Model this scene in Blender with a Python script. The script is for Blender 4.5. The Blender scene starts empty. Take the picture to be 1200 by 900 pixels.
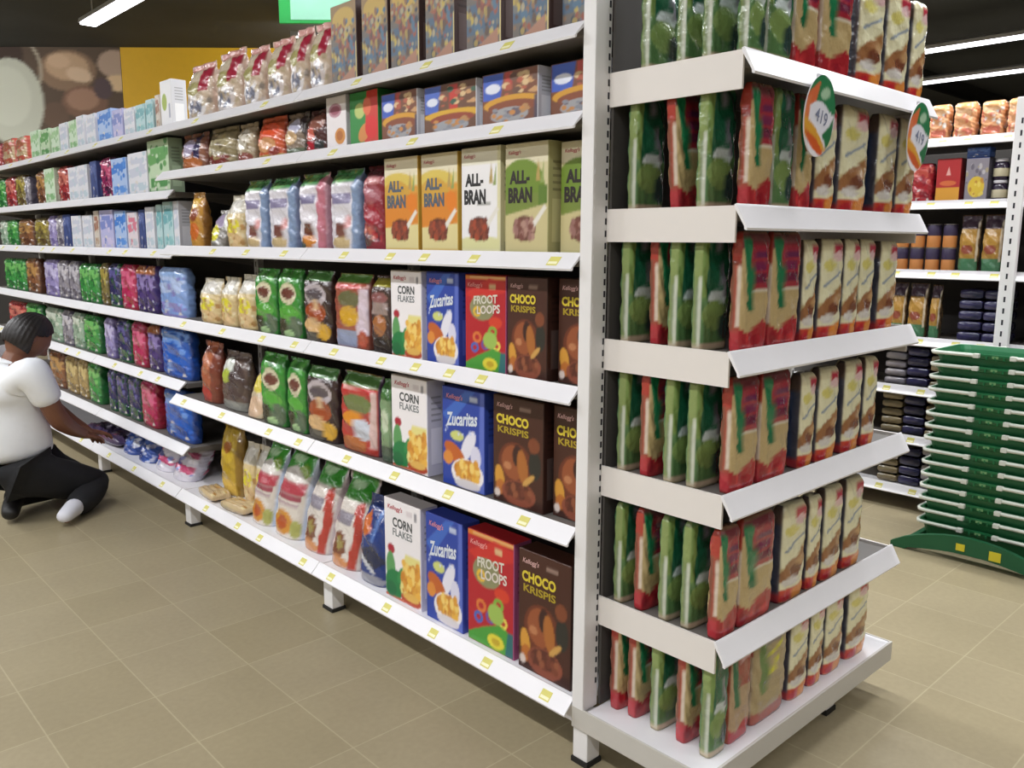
import bpy, bmesh, math, random
import numpy as np
from mathutils import Vector, Matrix

SC = bpy.context.scene
COL = SC.collection
PI = math.pi

# ------------------------------------------------------------------ camera
H = 1.35                                     # eye height
YAW, PITCH, ROLL, FPX = math.radians(46.966), math.radians(9.625), math.radians(0.25), 989.1
cam_d = bpy.data.cameras.new('camera')
cam = bpy.data.objects.new('camera', cam_d)
COL.objects.link(cam)
fw = Vector((math.cos(YAW)*math.cos(PITCH), math.sin(YAW)*math.cos(PITCH), -math.sin(PITCH)))
rt = Vector((math.sin(YAW), -math.cos(YAW), 0))
up = rt.cross(fw)
r2 = rt*math.cos(ROLL) + up*math.sin(ROLL)
u2 = up*math.cos(ROLL) - rt*math.sin(ROLL)
M = Matrix((r2, u2, -fw)).transposed().to_4x4()
M.translation = Vector((0, 0, H))
cam.matrix_world = M
cam_d.sensor_width = 36.0
cam_d.lens = FPX/1200*36.0
cam_d.clip_start = 0.02
cam_d.clip_end = 100
SC.camera = cam

# ------------------------------------------------------------------ light level
SC.view_settings.view_transform = 'Standard'
SC.view_settings.look = 'None'
SC.view_settings.gamma = 1.0
SC.view_settings.use_curve_mapping = False
SC.view_settings.exposure = 0.0
LAMP_W = 46.0                                # watts per ceiling tube
W = bpy.data.worlds.new('world')
SC.world = W
W.use_nodes = True
W.node_tree.nodes['Background'].inputs[0].default_value = (0.9, 0.95, 1.0, 1)
W.node_tree.nodes['Background'].inputs[1].default_value = 0.05

# ------------------------------------------------------------------ helpers
def lin(c):
    if isinstance(c, str):
        c = tuple(int(c[i:i+2], 16) for i in (0, 2, 4))
    return tuple((v/255/12.92) if v/255 <= 0.04045 else ((v/255+0.055)/1.055)**2.4 for v in c)

def mat(name, c, rough=0.45, metal=0.0, vary=0.06, scale=12.0, bump=0.0, emit=0.0, coat=0.0):
    m = bpy.data.materials.new(name)
    m.use_nodes = True
    n, l = m.node_tree.nodes, m.node_tree.links
    b = n['Principled BSDF']
    c = lin(c)
    tc = n.new('ShaderNodeTexCoord')
    nz = n.new('ShaderNodeTexNoise')
    nz.inputs['Scale'].default_value = scale
    nz.inputs['Detail'].default_value = 3
    l.new(tc.outputs['Object'], nz.inputs['Vector'])
    mx = n.new('ShaderNodeMix')
    mx.data_type = 'RGBA'
    mx.inputs['A'].default_value = (*[v*(1-vary) for v in c], 1)
    mx.inputs['B'].default_value = (*[min(1, v*(1+vary)) for v in c], 1)
    l.new(nz.outputs['Fac'], mx.inputs['Factor'])
    l.new(mx.outputs['Result'], b.inputs['Base Color'])
    b.inputs['Roughness'].default_value = rough
    b.inputs['Metallic'].default_value = metal
    b.inputs['Coat Weight'].default_value = coat
    if bump:
        bp = n.new('ShaderNodeBump')
        bp.inputs['Strength'].default_value = bump
        bp.inputs['Distance'].default_value = 0.01
        l.new(nz.outputs['Fac'], bp.inputs['Height'])
        l.new(bp.outputs['Normal'], b.inputs['Normal'])
    if emit:
        b.inputs['Emission Color'].default_value = (*c, 1)
        b.inputs['Emission Strength'].default_value = emit
    return m

def print_mat(name, rough, bump, scale=30.0, coat=0.0):
    """printed packaging: the artwork lives in the mesh's colour attribute"""
    m = bpy.data.materials.new(name)
    m.use_nodes = True
    n, l = m.node_tree.nodes, m.node_tree.links
    b = n['Principled BSDF']
    a = n.new('ShaderNodeVertexColor')
    a.layer_name = 'Col'
    l.new(a.outputs['Color'], b.inputs['Base Color'])
    b.inputs['Roughness'].default_value = rough
    b.inputs['Coat Weight'].default_value = coat
    tc = n.new('ShaderNodeTexCoord')
    nz = n.new('ShaderNodeTexNoise')
    nz.inputs['Scale'].default_value = scale
    l.new(tc.outputs['Object'], nz.inputs['Vector'])
    bp = n.new('ShaderNodeBump')
    bp.inputs['Strength'].default_value = bump
    bp.inputs['Distance'].default_value = 0.01
    l.new(nz.outputs['Fac'], bp.inputs['Height'])
    l.new(bp.outputs['Normal'], b.inputs['Normal'])
    return m

CARD = print_mat('printed_card', 0.42, 0.03)
FILM = print_mat('printed_film', 0.22, 0.55, 38.0, 0.4)
MURAL = print_mat('printed_mural', 0.7, 0.0)
STEEL = mat('white_painted_steel', 'e9e7ea', 0.35, vary=0.02)
POSTM = mat('white_post_paint', 'e6e4e4', 0.4, vary=0.02)
CREAMST = mat('warm_white_painted_steel', 'e3ddd8', 0.42, vary=0.02)
PANEL = mat('dark_back_panel', '4a4643', 0.7)
SLOT = mat('dark_slot', '26252e', 0.8)
TAGM = mat('yellow_price_paper', 'd8d070', 0.6, vary=0.1)
TAGW = mat('pale_price_paper', 'f2efc8', 0.6)
BLACKM = mat('black_rubber', '1c1b1a', 0.7)
TUBE = mat('lamp_diffuser', 'fbf9ff', 0.4, emit=5.0)
LAMPH = mat('lamp_housing', 'c9c9cc', 0.4)

class MB:
    """mesh builder: verts, faces, one colour per vertex, one material index per face"""
    def __init__(s):
        s.v, s.f, s.c, s.m = [], [], [], []
    def add(s, vs, fs, c=(1, 1, 1), mi=0):
        o = len(s.v)
        s.v += [tuple(p) for p in vs]
        s.c += (list(c) if isinstance(c, list) else [c]*len(vs))
        s.f += [tuple(i+o for i in f) for f in fs]
        s.m += [mi]*len(fs)
    def box(s, x0, y0, z0, x1, y1, z1, c=(1, 1, 1), mi=0, ch=0.0):
        if ch <= 0:
            vs = [(x, y, z) for z in (z0, z1) for y in (y0, y1) for x in (x0, x1)]
            s.add(vs, [(0, 2, 3, 1), (4, 5, 7, 6), (0, 1, 5, 4), (2, 6, 7, 3), (0, 4, 6, 2), (1, 3, 7, 5)], c, mi)
            return
        bm = bmesh.new()
        bmesh.ops.create_cube(bm, size=1)
        for v in bm.verts:
            v.co = Vector(((x0+x1)/2+v.co.x*(x1-x0), (y0+y1)/2+v.co.y*(y1-y0), (z0+z1)/2+v.co.z*(z1-z0)))
        bmesh.ops.bevel(bm, geom=bm.edges[:], offset=ch, segments=2, profile=0.6, affect='EDGES')
        s.addbm(bm, c, mi)
    def addbm(s, bm, c=(1, 1, 1), mi=0):
        bm.verts.index_update()
        s.add([v.co[:] for v in bm.verts], [[v.index for v in f.verts] for f in bm.faces], c, mi)
        bm.free()
    def prism(s, pts, fn, a, b, c=(1, 1, 1), mi=0):
        """closed outline pts (2-D) extruded between a and b; fn(p, t) -> 3-D"""
        n = len(pts)
        vs = [fn(p, a) for p in pts]+[fn(p, b) for p in pts]
        fs = [(i, (i+1) % n, n+(i+1) % n, n+i) for i in range(n)]
        fs += [tuple(range(n-1, -1, -1)), tuple(range(n, 2*n))]
        s.add(vs, fs, c, mi)
    def tube(s, pts, r, n=10, c=(1, 1, 1), mi=0, closed=False, sy=1.0):
        pts = [Vector(p) for p in pts]
        k = len(pts)
        vs = []
        for i, p in enumerate(pts):
            if closed:
                d = pts[(i+1) % k]-pts[i-1]
            else:
                d = pts[min(i+1, k-1)]-pts[max(i-1, 0)]
            d.normalize()
            ref = Vector((0, 0, 1)) if abs(d.z) < 0.95 else Vector((1, 0, 0))
            a = d.cross(ref).normalized()
            b = a.cross(d)
            for j in range(n):
                t = 2*PI*j/n
                vs.append(p+a*r*math.cos(t)+b*r*sy*math.sin(t))
        fs = []
        for i in range(k if closed else k-1):
            for j in range(n):
                fs.append((i*n+j, i*n+(j+1) % n, ((i+1) % k)*n+(j+1) % n, ((i+1) % k)*n+j))
        if not closed:
            fs += [tuple(range(n-1, -1, -1)), tuple(range((k-1)*n, k*n))]
        s.add(vs, fs, c, mi)
    def mesh(s, name, mats, smooth=False, fix=True):
        me = bpy.data.meshes.new(name)
        me.from_pydata(s.v, [], s.f)
        at = me.color_attributes.new('Col', 'FLOAT_COLOR', 'POINT')
        arr = np.ones((len(s.v), 4), dtype=np.float32)
        arr[:, :3] = np.array(s.c, dtype=np.float32)
        at.data.foreach_set('color', arr.ravel())
        for m in (mats if isinstance(mats, (list, tuple)) else [mats]):
            me.materials.append(m)
        me.polygons.foreach_set('material_index', s.m)
        if fix:
            bm = bmesh.new()
            bm.from_mesh(me)
            bmesh.ops.recalc_face_normals(bm, faces=bm.faces[:])
            bm.to_mesh(me)
            bm.free()
        if smooth:
            me.polygons.foreach_set('use_smooth', [True]*len(me.polygons))
        me.update()
        return me
    def obj(s, name, mats, parent=None, smooth=False, loc=None, fix=True):
        o = bpy.data.objects.new(name, s.mesh(name, mats, smooth, fix))
        COL.objects.link(o)
        if parent:
            o.parent = parent
        if loc:
            o.location = loc
        return o

def tag(o, label=None, cat=None, group=None, kind=None):
    if label: o['label'] = label
    if cat: o['category'] = cat
    if group: o['group'] = group
    if kind: o['kind'] = kind
    return o

def empty(name, loc, label, cat, group=None, rz=0.0):
    o = bpy.data.objects.new(name, None)
    o.empty_display_size = 0.05
    COL.objects.link(o)
    o.location = loc
    o.rotation_euler = (0, 0, rz)
    return tag(o, label, cat, group)

def copy_tree(o, parent=None):
    c = o.copy()
    COL.objects.link(c)
    if parent:
        c.parent = parent
    for ch in list(o.children):
        copy_tree(ch, c)
    return c

ORD = ['first', 'second', 'third', 'fourth', 'fifth', 'sixth', 'seventh', 'eighth', 'ninth', 'tenth', 'eleventh', 'twelfth',
       'thirteenth', 'fourteenth', 'fifteenth', 'sixteenth']

# ------------------------------------------------------------------ room
CEIL = 3.5
mb = MB(); mb.box(-6, -6, -0.12, 17, 17, 0)
FLOORM = bpy.data.materials.new('beige_floor_tiles')
FLOORM.use_nodes = True
n, l = FLOORM.node_tree.nodes, FLOORM.node_tree.links
b = n['Principled BSDF']
geo = n.new('ShaderNodeNewGeometry')
mp = n.new('ShaderNodeMapping')
mp.inputs['Location'].default_value = (0.07, 0.05, 0)
l.new(geo.outputs['Position'], mp.inputs['Vector'])
br = n.new('ShaderNodeTexBrick')
br.offset = 0.0
br.inputs['Scale'].default_value = 1.0
br.inputs['Brick Width'].default_value = 0.295
br.inputs['Row Height'].default_value = 0.31
br.inputs['Mortar Size'].default_value = 0.0028
br.inputs['Mortar Smooth'].default_value = 0.6
br.inputs['Bias'].default_value = 0.0
br.inputs['Color1'].default_value = (*lin('968a6e'), 1)
br.inputs['Color2'].default_value = (*lin('9d9176'), 1)
br.inputs['Mortar'].default_value = (*lin('aca083'), 1)
l.new(mp.outputs['Vector'], br.inputs['Vector'])
nz = n.new('ShaderNodeTexNoise')
nz.inputs['Scale'].default_value = 55
nz.inputs['Detail'].default_value = 4
l.new(geo.outputs['Position'], nz.inputs['Vector'])
nz2 = n.new('ShaderNodeTexNoise')
nz2.inputs['Scale'].default_value = 3
l.new(geo.outputs['Position'], nz2.inputs['Vector'])
ad = n.new('ShaderNodeMath'); ad.operation = 'MULTIPLY_ADD'
ad.inputs[1].default_value = 0.22; ad.inputs[2].default_value = 0.78
l.new(nz.outputs['Fac'], ad.inputs[0])
ad2 = n.new('ShaderNodeMath'); ad2.operation = 'MULTIPLY_ADD'
ad2.inputs[1].default_value = 0.22
l.new(nz2.outputs['Fac'], ad2.inputs[0]); l.new(ad.outputs[0], ad2.inputs[2])
mx = n.new('ShaderNodeMix'); mx.data_type = 'RGBA'; mx.blend_type = 'MULTIPLY'
mx.inputs['Factor'].default_value = 1.0
l.new(br.outputs['Color'], mx.inputs['A']); l.new(ad2.outputs[0], mx.inputs['B'])
l.new(mx.outputs['Result'], b.inputs['Base Color'])
b.inputs['Roughness'].default_value = 0.38
b.inputs['Specular IOR Level'].default_value = 0.4
tag(mb.obj('floor', FLOORM), kind='structure')

CEILM = mat('dark_ceiling_paint', '343638', 0.9, vary=0.3, scale=1.5)
mb = MB(); mb.box(-6, -6, CEIL, 17, 17, CEIL+0.1)
tag(mb.obj('ceiling', CEILM), kind='structure')
DARKW = mat('dark_wall_paint', '35322f', 0.9)
PALEW = mat('pale_wall_paint', 'b9b2a4', 0.8)
for nm, bx, mm in (('wall_right', (17, -6, 0, 17.12, 17, CEIL), DARKW), ('wall_left', (-6.12, -6, 0, -6, 17, CEIL), PALEW),
                   ('wall_back', (-6, 17, 0, 17, 17.12, CEIL), DARKW), ('wall_front', (-6, -6.12, 0, 17, -6, CEIL), PALEW)):
    mb = MB(); mb.box(*bx); tag(mb.obj(nm, mm), kind='structure')
for k, yy in enumerate((4.6, 7.4, 10.6)):          # dark steel beams under the ceiling
    mb = MB()
    mb.box(-6, yy, CEIL-0.22, 17, yy+0.16, CEIL)
    mb.box(-6, yy-0.05, CEIL-0.24, 17, yy+0.21, CEIL-0.215)
    if k == 0:
        tag(mb.obj('trim_%d' % (k+1), mat('dark_beam_paint', '242424', 0.85)), kind='structure')

# ------------------------------------------------------------------ artwork
def paint(layers, U, V, seed=0):
    """artwork sampled at each point, averaged over a few nearby samples"""
    du, dv = (.009, .007)
    return sum(paint1(layers, U+a*du, V+b2*dv, seed) for a, b2 in ((-1, -.4), (.4, -1), (1, .4), (-.4, 1), (0, 0)))/5

def paint1(layers, U, V, seed=0):
    out = np.zeros(U.shape+(3,)); out[:] = lin('ffffff')
    rng = np.random.RandomState(seed+5)
    for L in layers:
        k = L[0]
        if k == 'f':
            out[:] = lin(L[1]); continue
        if k == 'r':
            m = (U >= L[1]) & (V >= L[2]) & (U <= L[3]) & (V <= L[4])
        elif k == 'e':
            a = math.radians(L[6]) if len(L) > 6 else 0
            x, y = U-L[1], V-L[2]
            xr, yr = x*math.cos(a)+y*math.sin(a), -x*math.sin(a)+y*math.cos(a)
            m = (xr/L[3])**2+(yr/L[4])**2 <= 1
        elif k == 'o':                                   # ring
            q = ((U-L[1])/L[3])**2+((V-L[2])/L[4])**2
            m = (q <= 1) & (q >= L[6])
        elif k == 'p':
            P = L[1]; m = np.zeros(U.shape, bool); j = len(P)-1
            for i in range(len(P)):
                (xi, yi), (xj, yj) = P[i], P[j]
                cr = ((yi > V) != (yj > V)) & (U < (xj-xi)*(V-yi)/((yj-yi) or 1e-9)+xi)
                m ^= cr; j = i
        elif k == 'd':                                   # scatter of small shapes
            _, x0, y0, x1, y1, cnt, r, cols = L
            for i in range(cnt):
                cx, cy, rr, q = rng.uniform(x0, x1), rng.uniform(y0, y1), r*rng.uniform(.6, 1.3), rng.uniform(.5, 1)
                mm = ((U-cx)/rr)**2+((V-cy)/(rr*q))**2 <= 1
                out[mm] = lin(cols[i % len(cols)])
            continue
        elif k == 'z':                                   # zig-zag band from the bottom
            m = V <= L[1]+L[2]*np.abs(((U*L[3]+0.25) % 1)*2-1)
        elif k == 't':                                   # unreadable small print: dashes
            _, x0, y0, x1, y1, rows, c = L
            m = np.zeros(U.shape, bool)
            for i in range(rows):
                yy = y0+(y1-y0)*(i+.5)/rows
                m |= (U > x0) & (U < x1-rng.uniform(0, .25)*(x1-x0)) & (np.abs(V-yy) < (y1-y0)/rows*.3)
            c2 = c
            out[m] = lin(c2); continue
        out[m] = lin(L[-1] if k not in ('e', 'o') else L[5])
    return out

_text = {}
def text_geo(s, bold=0.0, shear=0.0):
    key = (s, bold, shear)
    if key not in _text:
        cu = bpy.data.curves.new('lettering', 'FONT')
        cu.body = s; cu.size = 1.0; cu.offset = bold; cu.shear = shear
        cu.resolution_u = 3
        ob = bpy.data.objects.new('lettering', cu)
        me = ob.to_mesh()
        v = np.array([x.co[:2] for x in me.vertices]); f = [tuple(p.vertices) for p in me.polygons]
        ob.to_mesh_clear()
        bpy.data.objects.remove(ob); bpy.data.curves.remove(cu)
        lo, hi = v.min(0), v.max(0)
        _text[key] = ((v-lo)/(hi-lo), f)
    return _text[key]

def carton(name, w, d, h, layers, side, top, texts=(), seed=0, crop=1.0):
    """upright folding carton, front towards -y, base centre at the origin"""
    mb = MB()
    nx, ny, ins = 40, 60, 0.0018
    xs, zs = np.linspace(-w/2+ins, w/2-ins, nx+1), np.linspace(ins, h-ins, ny+1)
    X, Z = np.meshgrid(xs, zs)
    U, V = (X/w+.5)*crop, Z/h
    C = paint(layers, U, V, seed)
    vs = [(x, -d/2, z) for x, z in zip(X.ravel(), Z.ravel())]
    k = nx+1
    fs = [(j*k+i, j*k+i+1, (j+1)*k+i+1, (j+1)*k+i) for j in range(ny) for i in range(nx)]
    mb.add(vs, fs, [tuple(c) for c in C.reshape(-1, 3)])
    sc, tc = lin(side), lin(top)
    def rect(y, q):
        return [(-w/2+q, y, q), (w/2-q, y, q), (w/2-q, y, h-q), (-w/2+q, y, h-q)]
    loops = [rect(-d/2, ins), rect(-d/2+ins, 0), rect(d/2-ins, 0), rect(d/2, ins)]
    for a, b2 in zip(loops, loops[1:]):
        for i in range(4):
            j = (i+1) % 4
            mb.add([a[i], a[j], b2[j], b2[i]], [(0, 1, 2, 3)], tc if i == 2 else sc)
    mb.add(loops[3], [(3, 2, 1, 0)], sc)
    t = 0.0007                                            # glued closing flap on the top, panel print on the sides
    mb.box(-w/2+.003, -d/2+.003, h, w/2-.003, d*0.12, h+t, tc)
    dk = tuple(v*.62 for v in sc)
    for sx in (-1, 1):
        x0 = sx*w/2
        mb.add([(x0+sx*t, -d*.3, h*.12), (x0+sx*t, d*.3, h*.12), (x0+sx*t, d*.3, h*.5), (x0+sx*t, -d*.3, h*.5)], [(0, 1, 2, 3)], tuple(min(1, v*1.25+.04) for v in sc))
        for q in range(5):
            zz = h*(.57+.06*q)
            mb.add([(x0+sx*t, -d*.28, zz), (x0+sx*t, d*.26, zz), (x0+sx*t, d*.26, zz+h*.022), (x0+sx*t, -d*.28, zz+h*.022)], [(0, 1, 2, 3)], dk)
    for tx in texts:
        s, u0, v0, u1, v1, c = tx[:6]
        bold, shear, rise = (list(tx[6:])+[0.0, 0.0, 0.0])[:3] if len(tx) > 6 else (0, 0, 0)
        g, f = text_geo(s, bold, shear)
        pu = (u0+(u1-u0)*g[:, 0])/crop
        pv = v0+(v1-v0)*g[:, 1]+rise*g[:, 0]
        if crop < 1:
            keep = [q for q in f if max(pu[i] for i in q) < 0.99]
            f = keep
        if f:
            mb.add([((a-.5)*w, -d/2-0.0006, q*h) for a, q in zip(pu, pv)], f, lin(c))
    return mb.mesh(name, CARD, fix=False)

def bag(name, w, d, h, layers, side, n=2.6, top=0.9, seed=0, sag=0.0, lean=0.0, slant=0.0, crinkle=0.004, back=None,
        side_layers=None, neck=0.55, ns=56, nz=40, taper=0.0, seal=True):
    """filled film bag standing up, front towards -y: superellipse section that closes to a flat crimped seal"""
    rng = np.random.RandomState(seed+11)
    ph = rng.uniform(0, 6.28, 12)
    mb = MB(); vs, us, vv, fr = [], [], [], []
    zt = list(np.linspace(0, 1, nz))
    for v in zt:
        t = v
        if seal:
            close = 1.0 if t < neck else max(0.0, (top-t)/(top-neck)) if t < top else 0.0
            b = d/2*(close**0.5 if close > 0 else 0)*(1-.12*math.exp(-t*14))+0.0016
            a = w/2*(1-.05*(1-close if close > 0 else 0)-taper*t)*(1-.06*math.exp(-t*18))
            nn = n if close > .5 else n*(.6+.8*close)
        else:                                           # brick-like pack with rounded top edges
            e = max(0, (t-top)/(1-top))
            b = d/2*(1-.45*e**2)*(1-.1*math.exp(-t*16)); a = w/2*(1-.16*e**2-taper*t)*(1-.05*math.exp(-t*16)); nn = n
        for j in range(ns):
            th = 2*PI*j/ns-PI/2*3                        # seam at the back
            c, s_ = math.cos(th), math.sin(th)
            x = a*math.copysign(abs(c)**(2/max(nn, 1.2)), c); y = b*math.copysign(abs(s_)**(2/max(nn, 1.2)), s_)
            q = crinkle*(math.sin(9*t*h*10+ph[0]+5*th)*.5+math.sin(23*t+ph[1]+3*th)*.4+math.sin(37*x/w+17*t+ph[2])*.4+math.sin(61*t+7*x/w*3+ph[3])*.3)
            q *= min(1, t*6)*(0.35 if t > top and seal else 1)
            if seal and t > top:
                y += .004*math.sin(x/w*14+ph[5])
            x2 = x+q*c*.6+slant*t*h+sag*math.sin(t*5+ph[4])*t*.01
            y2 = y+q*s_+lean*t*h
            zz = t*h+(sag*.02*math.sin(x/w*4+ph[6])*t**2)
            vs.append((x2, y2, max(0.0, zz)))
            us.append(x/w+.5); vv.append(t); fr.append((c, s_, y/max(2*b, 1e-6)+.5))
    U, V = np.array(us), np.array(vv)
    C = paint(layers, U, V, seed)
    CB = paint(layers if back is None else back, 1-U, V, seed)
    F = np.array(fr)
    if side_layers:
        CS = paint(side_layers, F[:, 2], V, seed)
    else:
        CS = np.zeros_like(C); CS[:] = lin(side)
    wgt = np.clip((np.abs(F[:, 0])-.88)/.07, 0, 1)[:, None]
    body = np.where((F[:, 1] < 0)[:, None], C, CB)*(1-wgt)+CS*wgt
    fs = []
    for i in range(nz-1):
        for j in range(ns):
            fs.append((i*ns+j, i*ns+(j+1) % ns, (i+1)*ns+(j+1) % ns, (i+1)*ns+j))
    fs += [tuple(range(ns-1, -1, -1)), tuple(range((nz-1)*ns, nz*ns))]
    mb.add(vs, fs, [tuple(c) for c in body])
    return mb.mesh(name, FILM, smooth=True)

# ------------------------------------------------------------------ packaging designs
RINGS = [('o', .30, .62, .10, .055, 'e8b93a', .25), ('o', .68, .42, .11, .06, '7cae3e', .25), ('o', .30, .35, .11, .06, 'd8783a', .25),
         ('o', .50, .28, .10, .055, '6a4f9a', .25), ('o', .78, .28, .09, .05, 'e6d75a', .25), ('o', .24, .24, .10, .055, '3f66b8', .25)]
FLK = ['e8b34a', 'd9983a', 'f0cd72', 'c98430']
BRN = ['7a3f2a', '5d2d20', '8f5338', '6e3828']
D = {}
def C_(k, look, layers, side, top, texts=(), d=.07, name='cereal_carton', cat='cereal box'):
    D[k] = dict(t='c', look=look, layers=layers, side=side, top=top, texts=texts, d=d, name=name, cat=cat)
def B_(k, look, layers, side, d=.07, name='cereal_pouch', cat='cereal bag', **kw):
    D[k] = dict(t='b', look=look, layers=layers, side=side, d=d, name=name, cat=cat, kw=kw)

C_('corn', 'white corn flakes carton', [('f', 'efeaec'), ('r', .62, .88, .78, .935, 'd9d0d4'), ('r', .84, .86, .90, .94, '8d8a92'), ('r', 0, 0, .55, .03, 'c9552f'),
    ('e', .18, .50, .10, .05, 'a92438'), ('e', .16, .30, .13, .17, '5d9a5c'), ('e', .30, .16, .30, .14, '1f7a42'), ('e', .45, .27, .13, .06, '2f8a4c', 35), ('e', .16, .09, .16, .08, '1b6a3c'),
    ('p', [(.48, .30), (.58, .50), (.98, .50), (.99, .03), (.5, .02), (.42, .14)], 'e4d98a'), ('e', .74, .25, .26, .16, 'dda545'), ('d', .5, .10, .96, .42, 46, .055, FLK), ('e', .72, .06, .28, .06, 'b4472c'),
    ('e', .72, .085, .22, .04, 'e0b25a')],
   'dedbe8', 'e8dfdd', [("Kellogg's", .10, .885, .52, .945, 'b8404c', .015, .25), ('CORN', .24, .735, .78, .83, '4b4e50', .03), ('FLAKES', .24, .645, .78, .72, '7b7f82', .02)])
C_('zuc', 'blue sugared flakes carton', [('f', '2b44a0'), ('p', [(0, .72), (.55, .98), (.8, 1), (.2, .62)], '3f66bd'), ('p', [(.86, 0), (1, 0), (1, 1), (.90, 1)], '5a6cc0'), ('r', .66, .89, .84, .94, 'b9c3dc'),
    ('e', .36, .52, .16, .05, 'cdd27a'), ('e', .62, .44, .22, .10, 'e4e2ee', 40), ('e', .80, .34, .12, .12, 'd8d6ea'), ('e', .30, .34, .26, .09, 'c0622c', -15), ('e', .14, .28, .12, .07, 'd98a3c'),
    ('e', .60, .16, .38, .15, 'efe9ea'), ('e', .60, .19, .31, .11, 'd39a45'), ('d', .34, .11, .86, .28, 34, .05, FLK), ('e', .60, .05, .30, .05, 'd9d3d6'), ('d', .06, .5, .8, .6, 8, .02, ['c9d3f0'])],
   '3a50b0', '3f50b4', [("Kellogg's", .10, .87, .50, .935, 'd98b98', .015, .25), ('Zucaritas', .10, .60, .84, .74, 'd6dce6', .03, .15, .06)])
C_('loop', 'red fruit rings carton', [('f', 'b3222b'), ('r', 0, .955, 1, 1, 'd9812f'), ('r', .12, .965, 1, .985, 'e0b57a'), ('p', [(.0, .80), (.6, .97), (1, .93), (1, .84), (.3, .72)], 'c8322c'), ('r', .60, .86, .76, .91, 'd8b183'),
    ('e', .42, .66, .30, .13, '8b8a63'), ('e', .75, .52, .16, .06, 'd2402a')]+RINGS+[('e', .62, .33, .17, .09, '9dbb58'),
    ('p', [(0, .0), (1, 0), (1, .20), (.7, .25), (.35, .17), (0, .07)], '4b9a3a'), ('p', [(.82, .0), (1, 0), (1, .22), (.88, .22)], '2f6b6e'), ('e', .62, .085, .18, .065, 'e0d23e'), ('e', .62, .085, .09, .032, 'c4a52c')],
   'b05a86', 'c02a30', [("Kellogg's", .06, .86, .44, .92, 'e79a96', .015, .25), ('FROOT', .22, .69, .80, .78, 'd7d2c4', .03, 0, .03), ('LOOPS', .30, .59, .86, .68, 'd9cfc6', .03, 0, .03)])
C_('choc', 'dark brown chocolate cereal carton', [('f', '45241a'), ('r', .0, .0, 1, .10, '3a1d16'), ('e', .45, .38, .34, .21, '6a3320'), ('e', .42, .40, .24, .16, '94502f'), ('e', .50, .47, .10, .10, '3b1f1a'), ('e', .60, .38, .10, .16, 'a8662f', 20),
    ('e', .84, .42, .12, .13, '2c2a24'), ('e', .82, .60, .11, .07, '7d4329'), ('e', .30, .36, .08, .035, 'b97a52'), ('e', .14, .22, .09, .13, 'd0953a', 25), ('e', .16, .14, .10, .07, 'b5692c'),
    ('e', .52, .12, .34, .12, '8b4a36'), ('e', .52, .15, .27, .08, '5a2a1e'), ('d', .3, .08, .76, .19, 22, .04, BRN), ('e', .72, .27, .13, .03, 'c99a52', 25), ('e', .09, .08, .06, .04, 'd6c7c0'), ('r', .54, .89, .76, .925, '8f7468')],
   '38201a', '4a2a20', [("Kellogg's", .08, .88, .40, .935, 'd3a8a4', .015, .25), ('CHOCO', .07, .74, .72, .83, 'd6c03a', .045), ('KRISPIS', .10, .655, .72, .72, 'a99228', .03)])
WHEAT = [('p', [(.72, .66), (.78, .86), (.82, .66)], 'b59a5a'), ('p', [(.82, .64), (.90, .84), (.90, .64)], '8fa05a')]
for k, look, tone, lay, tc in (
    ('abo', 'orange bran flakes carton', 'cda84a', [('f', 'dccf96'), ('r', 0, .80, 1, 1, 'e3dabf'), ('e', .40, .72, .50, .12, 'd8bf5a'), ('r', 0, .30, 1, .70, 'd99a3c'), ('e', .36, .60, .40, .16, 'cfa03e'), ('p', [(0, .46), (.6, .60), (1, .62), (1, .30), (0, .26)], 'd8862c'), ('e', .82, .52, .14, .10, 'e07f22')], '56606e'),
    ('abw', 'white bran flakes carton', 'ded8b4', [('f', 'eceaec'), ('r', 0, .84, 1, 1, 'e4dfca'), ('r', .93, 0, 1, 1, 'dcd6ac'), ('e', .5, .05, .8, .12, 'd9d6a0'), ('r', .42, .46, .76, .49, 'a3a3a0')], '2b2a2c'),
    ('abg', 'green bran flakes carton', 'b9b480', [('f', 'cfc69a'), ('r', 0, .82, 1, 1, 'ddd5b8'), ('e', .40, .62, .52, .24, '6f8a2e'), ('r', .0, .30, .85, .55, '76883c'), ('r', .78, .42, .98, .62, '5d7a2c'), ('p', [(0, .36), (1, .46), (1, .0), (0, 0)], 'c9bd8c')], '2c2422')):
    C_(k, look, lay+WHEAT+[('e', .46, .24, .27, .115, '5d2a1c' if k != 'abg' else '6d4438'), ('d', .24, .15, .68, .31, 40, .045, ['8a4630', 'a3492f', '74382a'] if k != 'abg' else ['9a7068', '7a4a40', 'b08a7c']),
        ('p', [(.66, .30), (.92, .45), (.97, .42), (.70, .25)], 'e4dfd6'), ('r', .03, .0, .97, .04, tone)], tone, 'e2dcc4',
       [("Kellogg's", .08, .895, .38, .94, 'b8505a', .012, .25), ('ALL-', .11, .64, .58, .76, tc, .05), ('BRAN', .08, .47, .64, .61, tc, .05)])
C_('gran', 'blue and yellow granola carton', [('f', '6a625c'), ('r', 0, .60, 1, 1, '94784e'), ('e', .5, .82, .42, .13, 'bf9f48'), ('e', .35, .64, .24, .10, '9c5a3c'), ('r', 0, .20, 1, .50, '486078'), ('e', .62, .50, .32, .12, '7d4438'), ('d', .04, .10, .94, .78, 110, .05, ['4c6c86', '96503c', 'b9a34e', '6f706e', '8a6648', '34404e', 'a89c7e', '5c4638', 'a08a4a']),
    ('p', [(.25, .05), (.90, .22), (.92, .02)], 'a97a62'), ('r', 0, 0, 1, .055, 'c2b250'), ('r', .95, 0, 1, .5, 'cdbb80')], '4a3430', '8a6a52')
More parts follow.
